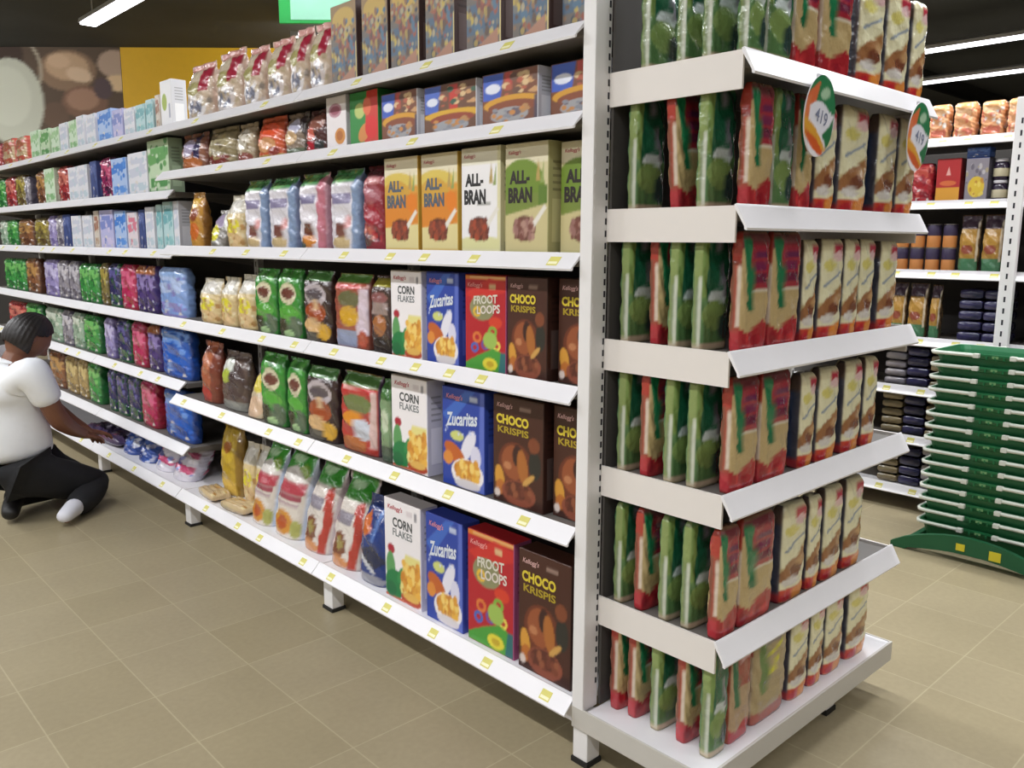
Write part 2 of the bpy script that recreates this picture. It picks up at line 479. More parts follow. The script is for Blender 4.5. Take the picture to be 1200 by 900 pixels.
C_('cookie', 'white biscuit carton with orange cookie', [('f', 'e9e3e6'), ('e', .46, .74, .32, .13, 'b98a98'), ('e', .46, .74, .24, .08, '9a4f62'), ('e', .68, .26, .26, .15, 'cf8c40'), ('e', .66, .27, .16, .09, 'b36a2c'), ('r', 0, 0, 1, .07, 'e2c9a2')], 'd8d2d8', 'e8e4e6', name='biscuit_carton', cat='biscuit box')
C_('greenred', 'green and red biscuit carton', [('f', '2f8a3e'), ('p', [(.5, 0), (1, 0), (1, 1), (.62, 1)], 'cf3a2e'), ('e', .36, .66, .18, .14, 'b9c874'), ('e', .50, .26, .22, .14, 'd48a4a', 30), ('e', .76, .34, .22, .20, 'd92a2a'), ('e', .62, .72, .14, .16, 'e06a44')], '2f7a3a', '3f8a44', name='biscuit_carton', cat='biscuit box')
C_('var', 'variety pack carton with blue badge', [('f', '7b4a33'), ('p', [(.02, .52), (.02, .98), (.40, .98), (.34, .52)], '3f5fc0'), ('e', .2, .72, .14, .09, 'dfe3f2'), ('r', .42, .66, .55, .98, 'b8443a'), ('d', .44, .55, .98, .96, 24, .06, ['c99a6a', 'b05a40', '6a4a3c', 'd8b98a']), ('e', .55, .42, .52, .15, 'd39a2e'), ('e', .55, .36, .44, .12, '8a4a2e'), ('e', .50, .22, .34, .14, 'a5a3a6'), ('d', .2, .10, .85, .34, 24, .05, ['8d8f98', 'b88a5a', '6a5f6a', 'c98a4a']), ('r', 0, 0, 1, .06, 'b5763a'), ('r', .94, .0, 1, .5, '4c4558')], 'dcdde6', '5a4638', d=.06)
C_('var2', 'variety pack carton with red figure strip', [('f', '6f4a34'), ('p', [(.02, .46), (.02, .98), (.34, .98), (.28, .46)], '4b68c0'), ('e', .17, .68, .11, .08, 'dfe3f2'), ('r', .50, .48, .66, .96, 'c23a2c'), ('d', .36, .55, .98, .96, 22, .05, ['c99a6a', 'b05a40', '3a5a46', 'd8b98a']), ('e', .55, .40, .54, .10, 'd8a830'), ('e', .55, .32, .42, .10, '96442c'), ('e', .52, .18, .34, .12, '9fa1a8'), ('d', .2, .08, .85, .30, 20, .05, ['8d8f98', 'b88a5a', 'c98a4a']), ('r', 0, 0, 1, .06, 'b5763a')], 'dcdde6', '5a4638', d=.06)
C_('wht_box', 'tall white milk formula carton', [('f', 'e8e8ec'), ('e', .35, .55, .22, .18, '9fb24a'), ('r', .7, .2, .86, .5, 'a9aabb')], 'e6e6ea', 'ecebee', name='food_carton', cat='food box')

B_('pink', 'cream pillow bag with red cap', [('f', 'cdb9a4'), ('r', 0, .72, 1, 1, '8d3a40'), ('e', .42, .80, .30, .14, 'd8c9b0'), ('e', .40, .56, .30, .12, 'a9a267'), ('r', .62, .5, .9, .95, 'a32c40'), ('e', .5, .24, .36, .20, 'e4dfe0'), ('e', .5, .24, .24, .13, '76798c'), ('d', .05, .05, .95, .5, 18, .06, ['b9a88e', 'cfc3c0', '8a8078']), ('r', 0, .9, 1, 1, 'c98f86')], 'c4aa9a', d=.10)
B_('brown', 'brown snack pouch with blue stripe', [('f', '8a5a46'), ('e', .38, .62, .26, .22, 'b9b0cc'), ('r', .64, .30, .82, .95, '2c2450'), ('e', .5, .2, .4, .16, 'b56a3a'), ('r', 0, 0, 1, .08, '7a3430')], '7a4a3e', name='snack_pouch', cat='snack bag')
B_('olive', 'olive snack pouch', [('f', '8f8262'), ('e', .5, .6, .34, .2, 'a59a78'), ('e', .45, .2, .42, .12, '7f3a34'), ('d', .1, .1, .9, .9, 22, .05, ['a8986a', '6d5f48', 'b9a98a'])], '776a50', name='snack_pouch', cat='snack bag')
B_('beige', 'beige snack pouch', [('f', 'b3a48a'), ('e', .5, .6, .3, .26, 'd6cfc0'), ('e', .5, .16, .44, .12, '8a4a40'), ('d', .1, .1, .9, .9, 14, .05, ['8a7a5f', 'd8d0c2'])], '94856a', name='snack_pouch', cat='snack bag')
B_('orange', 'bright orange snack pouch', [('f', 'd2603a'), ('e', .5, .70, .36, .18, 'e0532c'), ('e', .45, .36, .34, .18, 'd9a070'), ('r', 0, 0, 1, .14, 'b8a060'), ('e', .7, .2, .2, .1, '8f3a30')], 'a84a34', name='snack_pouch', cat='snack bag')
B_('beige2', 'grey and tan snack pouch', [('f', '8f7f70'), ('e', .56, .66, .26, .2, 'b6b6cc'), ('e', .4, .44, .34, .16, 'cfae84'), ('r', 0, 0, 1, .2, '64705c'), ('p', [(.6, 1), (1, 1), (1, .4)], '3f3438')], '5c5450', name='snack_pouch', cat='snack bag')
B_('maroon', 'dark maroon snack pouch', [('f', '4f2c2c'), ('e', .6, .7, .3, .2, '8a5648'), ('e', .38, .46, .2, .14, 'd06a5a'), ('e', .34, .16, .36, .14, 'b52a3a'), ('r', .55, .1, .9, .28, '2a3034')], '3a2424', name='snack_pouch', cat='snack bag')
B_('org', 'slim amber cereal pouch', [('f', 'bd8a3c'), ('e', .5, .82, .3, .1, 'd8a83a'), ('e', .5, .6, .28, .12, '8f4a30'), ('e', .5, .3, .34, .16, 'c96a2c')], '9a6a34')
B_('gry', 'slumped grey pouch with yellow disc', [('f', '8a8580'), ('e', .5, .7, .4, .2, 'a89ab8'), ('e', .36, .40, .30, .22, 'd9d23a'), ('p', [(.5, .9), (1, .9), (1, .4)], 'dfe0d8'), ('r', 0, 0, 1, .14, '79746c')], '6a6660', lean=.25)
B_('yel', 'clear cereal bag with yellow label', [('f', 'd2bc8c'), ('r', 0, .66, 1, 1, 'c9c3b4'), ('e', .5, .80, .28, .12, 'e6e2da'), ('e', .5, .42, .34, .16, 'ddd23c'), ('e', .5, .16, .44, .14, 'd9b98a'), ('d', .05, .05, .95, .6, 24, .06, ['e0cfa0', 'c9a86a', 'b58a56'])], 'bfa678', d=.09)
TOPG = [('r', 0, .84, 1, 1, '4f9458'), ('d', 0, .84, 1, 1, 12, .06, ['78b06e', '3a7a44', '8a9a4a'])]
B_('wht', 'blue edged white pouch with green top', [('f', 'dcd8e0')]+TOPG+[('p', [(.78, 0), (1, 0), (1, .9), (.84, .9)], '8196b8'), ('r', .10, .58, .78, .70, '8f88a8'), ('e', .40, .25, .17, .11, '7a4a44'), ('e', .42, .10, .32, .08, 'c9b184'), ('e', .66, .36, .12, .08, 'd69a9a')], '7f92b4', n=4.2, neck=.80, top=.95)
B_('whr', 'red edged white pouch with green top', [('f', 'dfd9e0')]+TOPG+[('p', [(.76, 0), (1, 0), (1, .95), (.80, .95)], 'c07484'), ('r', .10, .60, .74, .72, '857ea0'), ('e', .42, .25, .18, .12, '6a3a2c'), ('e', .42, .12, .28, .08, 'd0863c'), ('e', .16, .06, .12, .05, '3f5048')], 'cf9aa6', n=4.2, neck=.80, top=.95)
B_('red', 'deep red cereal pouch', [('f', '8c2c38'), ('r', 0, .86, 1, 1, '5c2430'), ('e', .5, .82, .40, .05, 'c9888a'), ('e', .5, .66, .40, .10, 'a8606a'), ('e', .5, .42, .34, .14, 'a02c3a'), ('e', .3, .18, .26, .12, '5a4440'), ('d', .1, .05, .9, .35, 14, .06, ['b03a40', '6a2430', 'c06a5a'])], '6f2430', n=4.2, neck=.80, top=.95)
B_('grn', 'green cereal pouch with brown badge', [('f', '3a8a34'), ('d', .0, .80, 1, 1, 10, .07, ['5fa850', '2f6a2c']), ('e', .5, .64, .34, .16, 'd8d0b0'), ('e', .5, .64, .26, .09, '6d3f34'), ('e', .5, .36, .40, .12, '58a23e'), ('e', .2, .14, .3, .14, '3d3a28'), ('e', .75, .16, .26, .16, '5a6c54'), ('e', .5, .06, .24, .05, 'a8c890')], '2f6f34', d=.06, n=4.2, neck=.80, top=.95)
B_('chc', 'dark chocolate cereal pouch with orange bowl', [('f', '3c2c2a'), ('r', 0, .86, 1, 1, '4a8040'), ('e', .48, .66, .40, .17, 'b9aeb2'), ('e', .48, .66, .30, .09, '5a5054'), ('e', .5, .42, .36, .16, '9c4a26'), ('e', .5, .52, .14, .08, 'd8b48a'), ('e', .4, .24, .34, .10, 'd6ae7a'), ('e', .78, .16, .20, .12, 'd0a034'), ('e', .36, .06, .26, .08, '5f5a50')], '3a2a28', d=.06, n=4.2, neck=.80, top=.95)
B_('rdb', 'red brown cereal pouch with yellow disc', [('f', '9a5240'), ('r', 0, .88, 1, 1, '5a8a40'), ('r', .1, .80, .8, .86, 'c2403a'), ('e', .5, .66, .32, .12, '6c6a48'), ('e', .50, .44, .28, .14, 'd0a02e'), ('p', [(.72, .2), (1, .2), (1, .8), (.8, .8)], 'd6c4d0'), ('r', .08, .02, .72, .24, '8f98b4'), ('e', .86, .14, .10, .12, 'b8553f')], '7d4438', n=4.2, neck=.80, top=.95)
B_('dkb', 'near black cereal pouch with yellow band', [('f', '463430'), ('r', 0, .86, 1, .95, 'a8a03a'), ('e', .5, .72, .4, .07, '8c5a58'), ('r', .1, .5, .9, .66, '9a8680'), ('e', .5, .36, .34, .14, 'a5683a'), ('r', 0, 0, 1, .2, '2a211f')], '30211e', n=4.2, neck=.80, top=.95)
B_('obr', 'rust orange cereal pouch', [('f', 'a35a3c'), ('e', .4, .66, .3, .2, 'b8704e'), ('e', .4, .14, .4, .12, 'a83a30'), ('r', .74, 0, 1, 1, '7a3c2c')], '6f3426', d=.10)
B_('gryb', 'brown grey cereal pouch with lime label', [('f', '5d4c46'), ('e', .34, .70, .24, .18, 'd8dcd4'), ('e', .32, .58, .18, .12, 'b4c24a'), ('e', .7, .5, .24, .3, '4a3a38'), ('r', 0, 0, 1, .16, '8a8a84')], '463834', d=.10)
B_('crm', 'cream pouch slumped forward', [('f', 'c3b296'), ('e', .5, .66, .40, .20, 'd3c24a'), ('e', .5, .2, .5, .2, 'd2b294')], 'b09c80', lean=.3, d=.06)
B_('rdw', 'bright red cereal pouch with white bowl', [('f', 'b03a32'), ('r', 0, .84, 1, 1, '4d7a3e'), ('r', .05, .76, .95, .84, 'c02a2c'), ('r', .12, .78, .50, .83, 'e0a09a'), ('e', .5, .62, .38, .12, '6f7a48'), ('e', .4, .42, .28, .10, 'd98c2c'), ('e', .62, .30, .24, .14, 'c9cdd8'), ('p', [(.80, .1), (.96, .1), (.96, .8), (.86, .8)], 'd8b9b4'), ('e', .4, .10, .34, .10, 'b0683a')], '5c4a62', d=.07, n=4.2, neck=.80, top=.95)
B_('gr2', 'slim pale green cereal pouch', [('f', '7f9a72'), ('r', 0, .76, 1, 1, '3f6f34'), ('e', .5, .5, .34, .14, 'c4d0b4'), ('r', 0, 0, 1, .2, '4c5c4c')], '4a6a44', d=.05, n=4.2, neck=.80, top=.95)
B_('ylw', 'tall mustard yellow pouch', [('f', 'bb9a30'), ('e', .5, .62, .30, .18, 'cfae3a'), ('e', .5, .66, .18, .08, 'a8662c'), ('e', .5, .10, .5, .12, 'dcb85a'), ('r', .84, 0, 1, 1, '8f6f2a')], '8a6c2c', d=.10)
B_('grw', 'green topped pouch with red lettering', [('f', 'd8cfc4'), ('r', 0, .70, 1, 1, '3f9a34'), ('e', .4, .86, .26, .04, 'b9dcb0'), ('e', .75, .72, .16, .10, '8aa840'), ('p', [(0, .70), (.5, .80), (1, .64), (1, .55), (0, .55)], 'dcd6d0'), ('r', .06, .50, .94, .62, 'b0404c'), ('r', .10, .42, .90, .49, '9a4a56'), ('r', .12, .36, .86, .39, 'a88a94'), ('e', .46, .17, .34, .14, 'c98a34'), ('e', .46, .17, .18, .08, 'b2542a'), ('e', .86, .12, .12, .10, 'a8a860')], 'c4cfe2', d=.13, lean=.22, neck=.5)
B_('wr', 'green topped white pouch with red diagonal', [('f', 'd9d0c8'), ('r', 0, .74, 1, 1, '3c9632'), ('e', .4, .88, .26, .04, 'b9dcb0'), ('p', [(.66, .70), (.86, .74), (.96, .4), (.9, 0), (.7, 0), (.8, .4)], 'b44438'), ('r', .08, .48, .70, .60, '8c8590'), ('e', .40, .24, .22, .15, '7a4a36'), ('e', .40, .26, .12, .08, '9a8a4a'), ('e', .40, .06, .34, .07, 'c98a5a')], 'cbbcc0', d=.13, lean=.22, neck=.5)
B_('blu', 'navy blue pouch with orange streak', [('f', '263a78'), ('p', [(.05, .72), (.30, .84), (.44, .60), (.24, .52)], 'c9682c'), ('p', [(.5, .5), (.64, .95), (.72, .95), (.62, .5)], '5878b8'), ('p', [(0, .36), (.7, .20), (1, .3), (.6, .46)], '2a2f48'), ('p', [(.05, .28), (.7, .12), (.72, .17), (.1, .36)], 'c4c6cc'), ('e', .5, .06, .5, .06, '8f8f98')], '1f2c5c', d=.10, lean=.1)

# --- tall packets of the end display
B_('pgreen', 'slim green food packet', [('f', '557a4a'), ('r', 0, .44, 1, .96, '1c5c40'), ('p', [(0, .44), (.12, .44), (.18, .96), (0, .96)], '748f4c'), ('e', .6, .60, .30, .14, '286a4c'), ('e', .52, .44, .34, .07, 'cdd8d8'), ('e', .45, .30, .42, .13, '7c9656'), ('e', .80, .20, .22, .12, '2f4440'), ('r', 0, 0, 1, .06, 'b9a68a'), ('p', [(.42, .95), (.56, .95), (.86, .45), (.76, .45)], '8f8f9a')],
   '788a56', d=.036, name='food_packet', cat='food packet', n=4.5, top=.90, seal=False, crinkle=.0022,
   side_layers=[('f', '7c8c58'), ('r', 0, .0, .34, .62, 'bfc4b4'), ('r', .42, .1, .52, .56, '7d8a6a'), ('r', 0, .62, 1, .96, '84955a'), ('r', .7, 0, 1, 1, '5f7a50'), ('r', 0, 0, 1, .05, 'c4b49a')])
B_('pred', 'slim red food packet with tan window', [('f', 'c0a878'), ('r', 0, .86, 1, 1, '7a3a40'), ('r', .30, .52, .98, .90, 'a22c3c'), ('r', .44, .78, .82, .84, '6a2450'), ('r', .42, .68, .84, .75, '7a2450'), ('r', .46, .58, .86, .65, '6f2440'), ('r', .30, .50, .98, .525, 'd9cdb8'), ('p', [(.02, .95), (.24, .95), (.40, .42), (.22, .40)], '237a4e'), ('e', .30, .40, .12, .06, '1f6a44'), ('z', .15, .12, 1.0, 'a82830'), ('d', .05, .02, .95, .13, 8, .06, ['c93a3c', '8f1a28'])],
   'a4553f', d=.036, name='food_packet', cat='food packet', n=4.5, top=.90, seal=False, crinkle=.0022,
   side_layers=[('f', '9c4a3a'), ('r', .12, .22, .42, .72, 'cfbfae'), ('r', .6, .1, 1, .9, '7c4a3a'), ('r', 0, .76, 1, 1, 'a83c32'), ('r', 0, 0, 1, .18, 'b0343c')])
B_('ptan', 'tan food packet with yellow writing', [('f', 'b09c74'), ('r', 0, .78, 1, 1, '9a9094'), ('p', [(.1, .9), (.3, .9), (.34, .3), (.2, .3)], '5f8040'), ('p', [(.36, .62), (.8, .74), (.8, .79), (.36, .67)], 'd8d23a'), ('p', [(.40, .44), (.74, .56), (.74, .63), (.40, .5)], 'd8d23a'), ('z', .10, .06, 1.0, 'a8503c')],
   '9a4438', d=.06, name='food_packet', cat='food packet', n=4.5, top=.90, seal=False, crinkle=.0028,
   side_layers=[('f', '8f3a34'), ('r', .1, .1, .4, .7, 'b9a890'), ('r', 0, .7, 1, 1, 'a03a38')])
B_('ptag', 'red food packet with pink sticker', [('f', 'b89a78'), ('r', 0, .86, 1, 1, '8a5a58'), ('r', .30, .52, .98, .90, 'a0483c'), ('p', [(.44, .76), (.84, .80), (.82, .96), (.42, .92)], 'dca8ae'), ('r', .52, .81, .74, .91, 'd6305c'), ('p', [(.02, .88), (.26, .88), (.36, .34), (.18, .34)], '2a6c48'), ('z', .10, .08, 1.0, 'b03038')],
   'a4553f', d=.036, name='food_packet', cat='food packet', n=4.5, top=.90, seal=False, crinkle=.0022)
B_('pcream', 'cream food packet with brown loaf picture', [('f', 'ebe6c2'), ('r', .0, .88, 1, 1, 'ddd4ae'), ('r', .40, .80, .94, .95, 'b8384a'), ('e', .66, .83, .2, .05, 'e6c0c2'), ('e', .3, .74, .22, .06, 'dcd27a'), ('p', [(.10, .52), (.82, .66), (.82, .69), (.10, .55)], '8f9cae'), ('p', [(.0, .36), (.5, .46), (1, .62), (1, .46), (.5, .3), (0, .24)], 'cdbb8a'), ('e', .32, .33, .34, .10, '9c6a44', 12), ('e', .70, .40, .30, .10, 'a8784f', 18), ('e', .56, .31, .24, .07, '7a4630'), ('e', .76, .40, .16, .05, 'c2986a'), ('e', .36, .21, .30, .05, 'dcd6d0'), ('r', 0, 0, 1, .14, 'c8402e'), ('p', [(.45, 0), (1, 0), (1, .20), (.5, .13)], 'dc8838'), ('e', .25, .06, .2, .05, 'b82430')],
   '2c3458', d=.05, name='food_packet', cat='food packet', n=3.6, top=.90, seal=False, crinkle=.0022,
   side_layers=[('f', '33405e'), ('r', 0, .0, .5, 1, '4a4a56'), ('r', 0, 0, 1, .1, 'a8323a'), ('r', 0, .82, 1, 1, '5a4a44')])
B_('f_strp', 'crumpled pink striped film pack', [('f', 'd9d4de'), ('p', [(0, .1), (.3, .3), (1, .2), (1, .4), (.3, .5), (0, .3)], 'c04870'), ('p', [(0, .6), (.5, .8), (1, .6), (1, .76), (.4, .95), (0, .8)], 'b85a80'), ('e', .3, .5, .2, .1, '6f78b8'), ('d', 0, 0, 1, 1, 14, .07, ['efeaf0', '8f98d0', 'c86a8a'])], 'c4c0d0', d=.13, name='film_pack', cat='film pack', n=2.4, top=.7, seal=False, crinkle=.008, lean=.5)
B_('f_blus', 'crumpled blue silver film pack', [('f', '2f4f9c'), ('d', 0, 0, 1, 1, 30, .08, ['b9bfd8', '4c74c8', '8f90b0', '223a80', 'd0d4e4'])], '2c4890', d=.13, name='film_pack', cat='film pack', n=2.4, top=.7, seal=False, crinkle=.008, lean=.5)

# --- far bays: plain small designs, (colour, accent, second accent)
def small(k, look, base, a1, a2, cart=False, name=None, cat=None, topc=None):
    sh = sum(map(ord, k)) % 7*.04
    lay = [('f', base), ('p', [(0, .40+sh), (1, .52+sh), (1, .72+sh), (0, .62+sh)], a1), ('r', .1, .12, .9, .30, a2), ('d', 0, 0, 1, 1, 36, .07, [a1, a2, base, base, 'd8d2cc', a2]), ('r', .15, .74, .8, .86, a1), ('r', 0, 0, 1, .06, a2)]
    if topc:
        lay.append(('r', 0, .82, 1, 1, topc))
    if cart:
        C_(k, look, lay, base, base, name=name or 'food_carton', cat=cat or 'food box')
    else:
        B_(k, look, lay, a2 if topc is None else base, name=name or 'food_pouch', cat=cat or 'food bag', d=.08, n=3.4, top=.84, seal=False, crinkle=.005)
small('f_white', 'white carton', 'dcdce4', 'c4c8d8', 'b9c9d4', True)
small('f_green', 'pale green carton', 'c9dcc4', '9ec492', '7fae78', True)
small('f_leaf', 'green striped carton', 'b9cfae', '5f9a54', '4c8a4a', True)
small('f_teal', 'teal carton', 'b4d0d4', '6fa8b0', '8cbcc0', True)
small('f_blue', 'blue swirl carton', 'a9bfe6', '3f7acc', '5a90d8', True)
small('f_lav', 'lavender blue carton', 'b4b4dc', '7a86c4', 'c9c0e0', True)
small('f_navy', 'narrow navy carton', '3a4a80', '5c6aa0', '2c3868', True)
small('f_pink', 'white carton with pink streak', 'dcd0d8', 'd0788e', 'b9c2cc', True)
small('f_brnw', 'white carton with brown patch', 'cfc6bc', '9a6a58', 'b5a08a', True)
small('f_cream', 'cream pouch with red trim', 'cdb48e', 'b06a4c', 'c25a4c')
small('f_redp', 'red pouch', 'a83a3c', 'd07a6c', '7c2c34')
small('f_mag', 'magenta pouch', '8f2c5a', 'c4587c', '4a2444')
small('f_crim', 'crimson pink pouch', 'b8305c', 'd8688a', '9c2a3c')
small('f_oli', 'olive brown pouch', '7d7040', 'a8984a', '5c4a30')
small('f_brn', 'brown pouch', '84583c', 'b58a54', '5f3c2c')
small('f_gre', 'green pouch', '3f8f46', '74b866', '2c6a3a')
small('f_gry', 'grey pouch', '8f8a94', 'c4c0c8', '5f5a6a')
small('f_pale', 'pale grey green pouch', '9ab09c', 'cfd6c8', '6f8a74')
small('f_purp', 'purple pouch', '4f3c74', '8a78b0', '352a58', topc='a8683c')
small('f_dark', 'dark violet pouch', '34305c', '5f5a94', '2a6038')
small('f_lavp', 'lavender pouch', '9a8fc0', 'c4bce0', '74689c')
small('f_sky', 'large sky blue bag', '86a4dc', 'b9cbf0', '8a86c8', topc='9ab8e8')
small('f_royal', 'large royal blue bag', '2f62c0', '6f9ae0', '244a9c')
small('f_tan', 'tan pouch', 'a58c5c', 'c9b27a', '7a6440')
# --- rear shelving
small('r_orange', 'orange pink snack bag', 'd69a6c', 'e0b48a', 'c9705a', name='snack_bag', cat='snack bag', topc='d8a068')
small('r_red', 'red food bag', 'a82c34', 'c85a50', '8c2430', name='food_bag', cat='food bag')
C_('r_redbox', 'red carton with orange foot', [('f', 'b0282a'), ('p', [(.4, .62), (.5, .82), (.6, .62)], 'e0a8a0'), ('r', 0, 0, 1, .34, 'd89a34'), ('e', .5, .44, .34, .06, 'd06a3a')], '8f2428', 'a83030', name='food_carton', cat='food box', d=.08)
C_('r_greybox', 'grey carton with yellow heap', [('f', '8c8690'), ('d', .05, .4, .95, .9, 20, .06, ['b9b4b8', '6a6470', 'a89a7a']), ('e', .5, .34, .36, .24, 'd8b83c'), ('d', .2, .15, .8, .5, 12, .06, ['e0c85a', 'c08a34'])], '5f5a66', '3f5ca8', name='food_carton', cat='food box', d=.08)
B_('r_gold', 'gold pouch with green foot', [('f', 'a8803c'), ('r', 0, .76, 1, 1, '4c3c4a'), ('e', .5, .56, .36, .10, 'bb8f44'), ('e', .45, .40, .30, .08, '8f4a38'), ('r', 0, 0, 1, .24, '4a7a58'), ('r', .86, .2, .95, .9, 'd8c8b0')], '5f4c38', name='food_pouch', cat='food bag', d=.07)

# ------------------------------------------------------------------ shelving
def rail_profile(h=.034, out=.034):
    # (x outwards is negative, z) with a rolled top and bottom edge
    return [(0.004, .004), (-.001, .006), (-.004, .002), (-out-.003, -h+.002), (-out-.001, -h-.003), (-out+.004, -h-.001), (-out+.005, -h+.006), (.002, -.004)]

def rail_mesh(name, length, mat_=None, miter=0.0, **kw):
    """price rail along +y from 0 to length, face towards -x"""
    mb = MB()
    mb.prism(rail_profile(**kw), lambda p, t: (p[0], t+(miter*-p[0] if t > 0 else -miter*-p[0]), p[1]), 0, length)
    return mb.mesh(name, mat_ or STEEL)

def tag_mesh():
    mb = MB()
    n = Vector((-.035, 0, .033)).normalized(); d = Vector((-.033, 0, -.035)).normalized()
    def slab(w, h, t0, t1, mi, off=0):
        c = n*t0
        vs = []
        for t in (t0, t1):
            for sy, sd in ((-1, -1), (1, -1), (1, 1), (-1, 1)):
                vs.append(n*t+Vector((0, sy*w/2, 0))+d*(sd*h/2+off))
        mb.add([tuple(v) for v in vs], [(0, 3, 2, 1), (4, 5, 6, 7), (0, 1, 5, 4), (1, 2, 6, 5), (2, 3, 7, 6), (3, 0, 4, 7)], mi=mi)
    slab(.036, .028, .0002, .0012, 0)
    slab(.030, .008, .0013, .0016, 1, .006)
    return mb.mesh('price_tag', [TAGM, TAGW])
TAGMESH = tag_mesh()
DECK = mat('shade_grey_shelf', '6c6762', .5, vary=.04)  # greyer than the white steel, so the deck colour carries the shade underneath

def shelf_deck(name, x0, x1, y0, y1, z, brackets=True):
    mb = MB()
    mb.box(x0, y0, z-.024, x1, y1, z, ch=.003)
    if brackets:
        for yy in (y0+.004, y1-.007):
            mb.prism([(x1-.004, z-.024), (x0+.06, z-.024), (x0+.10, z-.028), (x1-.004, z-.070)], lambda p, t: (p[0], t, p[1]), yy, yy+.003)
    return mb

def bay(label, y0, y1, levels, tags, xl=1.512, xb=1.96, ztop=1.95, group=None, base_x=None, rail0=None, posts=(1,), base_z=.164, name='shelving_bay', feet=True):
    """one bay of wall shelving whose fronts face -x; levels = deck heights above the base shelf"""
    root = empty(name, ((xl+xb)/2, (y0+y1)/2, 0), label, 'shelving', group)
    inv = Matrix.Translation(-root.location)
    def put(o):
        o.parent = root; o.matrix_parent_inverse = inv
        return o
    mb = MB(); mb.box(xb+.004, y0+.001, .09, xb+.012, y1-.001, ztop)
    put(mb.obj('back_panel', PANEL))
    for e in posts:
        yy = y1-.042 if e else y0+.002
        mb = MB(); mb.box(xb-.03, yy, 0, xb+.003, yy+.04, ztop+.02, ch=.003)
        for q in range(int(ztop/.05)-2):
            zz = .12+q*.05
            mb.box(xb-.0306, yy+.016, zz, xb-.0298, yy+.023, zz+.024, mi=1)
        put(mb.obj('upright', [POSTM, SLOT]))
    allz = [(base_z, base_x or xl)]+[(z, xl) for z in levels]
    for i, (z, x) in enumerate(allz):
        mb = shelf_deck('shelf', x+.003, xb-.031, y0+.003, y1-.003, z, brackets=i > 0)
        if i == 0:
            mb.box(x+.06, y0+.003, .055, x+.075, y1-.003, z-.025)     # plinth rail set back under the base
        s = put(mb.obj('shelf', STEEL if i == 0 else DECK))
        ra = (rail0 if rail0 is not None else y0)+.0015
        ro = bpy.data.objects.new('price_rail', rail_mesh('price_rail', y1-.0015-ra))
        COL.objects.link(ro); ro.parent = s; ro.location = (x, ra, z+.004)
        for ty in tags.get(i, ()):
            if ra+.03 < ty < y1-.03:
                t = bpy.data.objects.new('price_tag', TAGMESH)
                COL.objects.link(t); t.parent = s
                t.location = (x-.0205, ty, z-.0115)
    if feet:
        for yy in (y1-.05, ):
            mb = MB(); bx = base_x or xl
            mb.box(bx+.0, yy-.03, .012, bx+.05, yy+.03, .139, ch=.004); mb.box(bx-.004, yy-.034, 0, bx+.054, yy+.034, .012, mi=1)
            put(mb.obj('foot', [POSTM, BLACKM]))
            mb = MB(); mb.box(xb-.085, yy-.03, 0, xb-.035, yy+.03, .139, ch=.004)
            put(mb.obj('foot', POSTM))
    return root

NEAR = [1.838, 1.640, 1.313, .988, .627]         # deck heights, top to bottom (base is .164)
lv = NEAR[::-1]
T1 = {0: (1.46, 1.70, 1.95, 2.20, 2.55), 1: (1.55, 1.87, 2.14, 2.42), 2: (1.72, 1.86, 2.02, 2.20, 2.48), 3: (1.45, 1.75, 1.97, 2.14, 2.4), 4: (1.66, 2.02, 2.45), 5: (1.62, 1.95, 2.3)}
T2 = {0: (2.75, 3.1, 3.3, 3.62), 1: (2.75, 2.98, 3.4, 3.8), 2: (2.75, 3.0, 3.35, 3.75), 3: (2.8, 3.1, 3.4), 4: (2.9, 3.3), 5: (2.9, 3.5)}
bay('white shelving bay of cereal cartons directly behind the slotted corner post', 1.376, 2.66, lv, T1, group=None)
bay('white shelving bay of cereal pouches between the carton bay and the farther bays', 2.661, 3.934, lv, T2)
FAR = [1.855, 1.565, 1.295, .975, .675, .36]
for i, (a, b2) in enumerate(((3.936, 5.208), (5.21, 6.482), (6.484, 7.756))):
    tg = {k: tuple(a+.2+.34*j+.05*((k+j) % 3) for j in range(3)) for k in range(0, 7, 2)}
    bay(['far white shelving bay with blue bags, next to the cereal bays', 'far white shelving bay where the kneeling person reaches in',
         'farthermost white shelving bay, beyond the kneeling person'][i], a, b2, FAR[::-1], tg, xl=1.562, base_x=1.512, xb=1.962)
REAR = [1.83, 1.54, 1.21, .88, .63, .38]
for i, (a, b2) in enumerate(((1.281, 2.551), (0.009, 1.279))):
    tg = {k: tuple(a+.07+.14*j+.03*((k+j) % 2) for j in range(5)) for k in range(7)}
    bay(['white shelving bay of snacks and jars across the next aisle, behind the green baskets',
         'white shelving bay past the tall upright beside the green baskets'][i], a, b2, REAR[::-1], tg, xl=4.32, xb=4.77, ztop=1.86, base_z=.115, posts=(1,) if i == 0 else (1,))

# tall front upright of the next aisle
root = empty('shelf_divider_post', (4.315, 1.28, 0), 'tall white upright in front of the next aisle shelving, above the green baskets', 'post')
mb = MB(); mb.box(-.076, -.03, .012, -.044, .03, 1.98, ch=.004); mb.box(-.080, -.034, 0, -.040, .034, .012, mi=1)
for q in range(34):
    mb.box(-.0766, -.004, .15+q*.052, -.0756, .004, .15+q*.052+.024, mi=2)
mb.obj('shaft', [POSTM, BLACKM, SLOT], root)

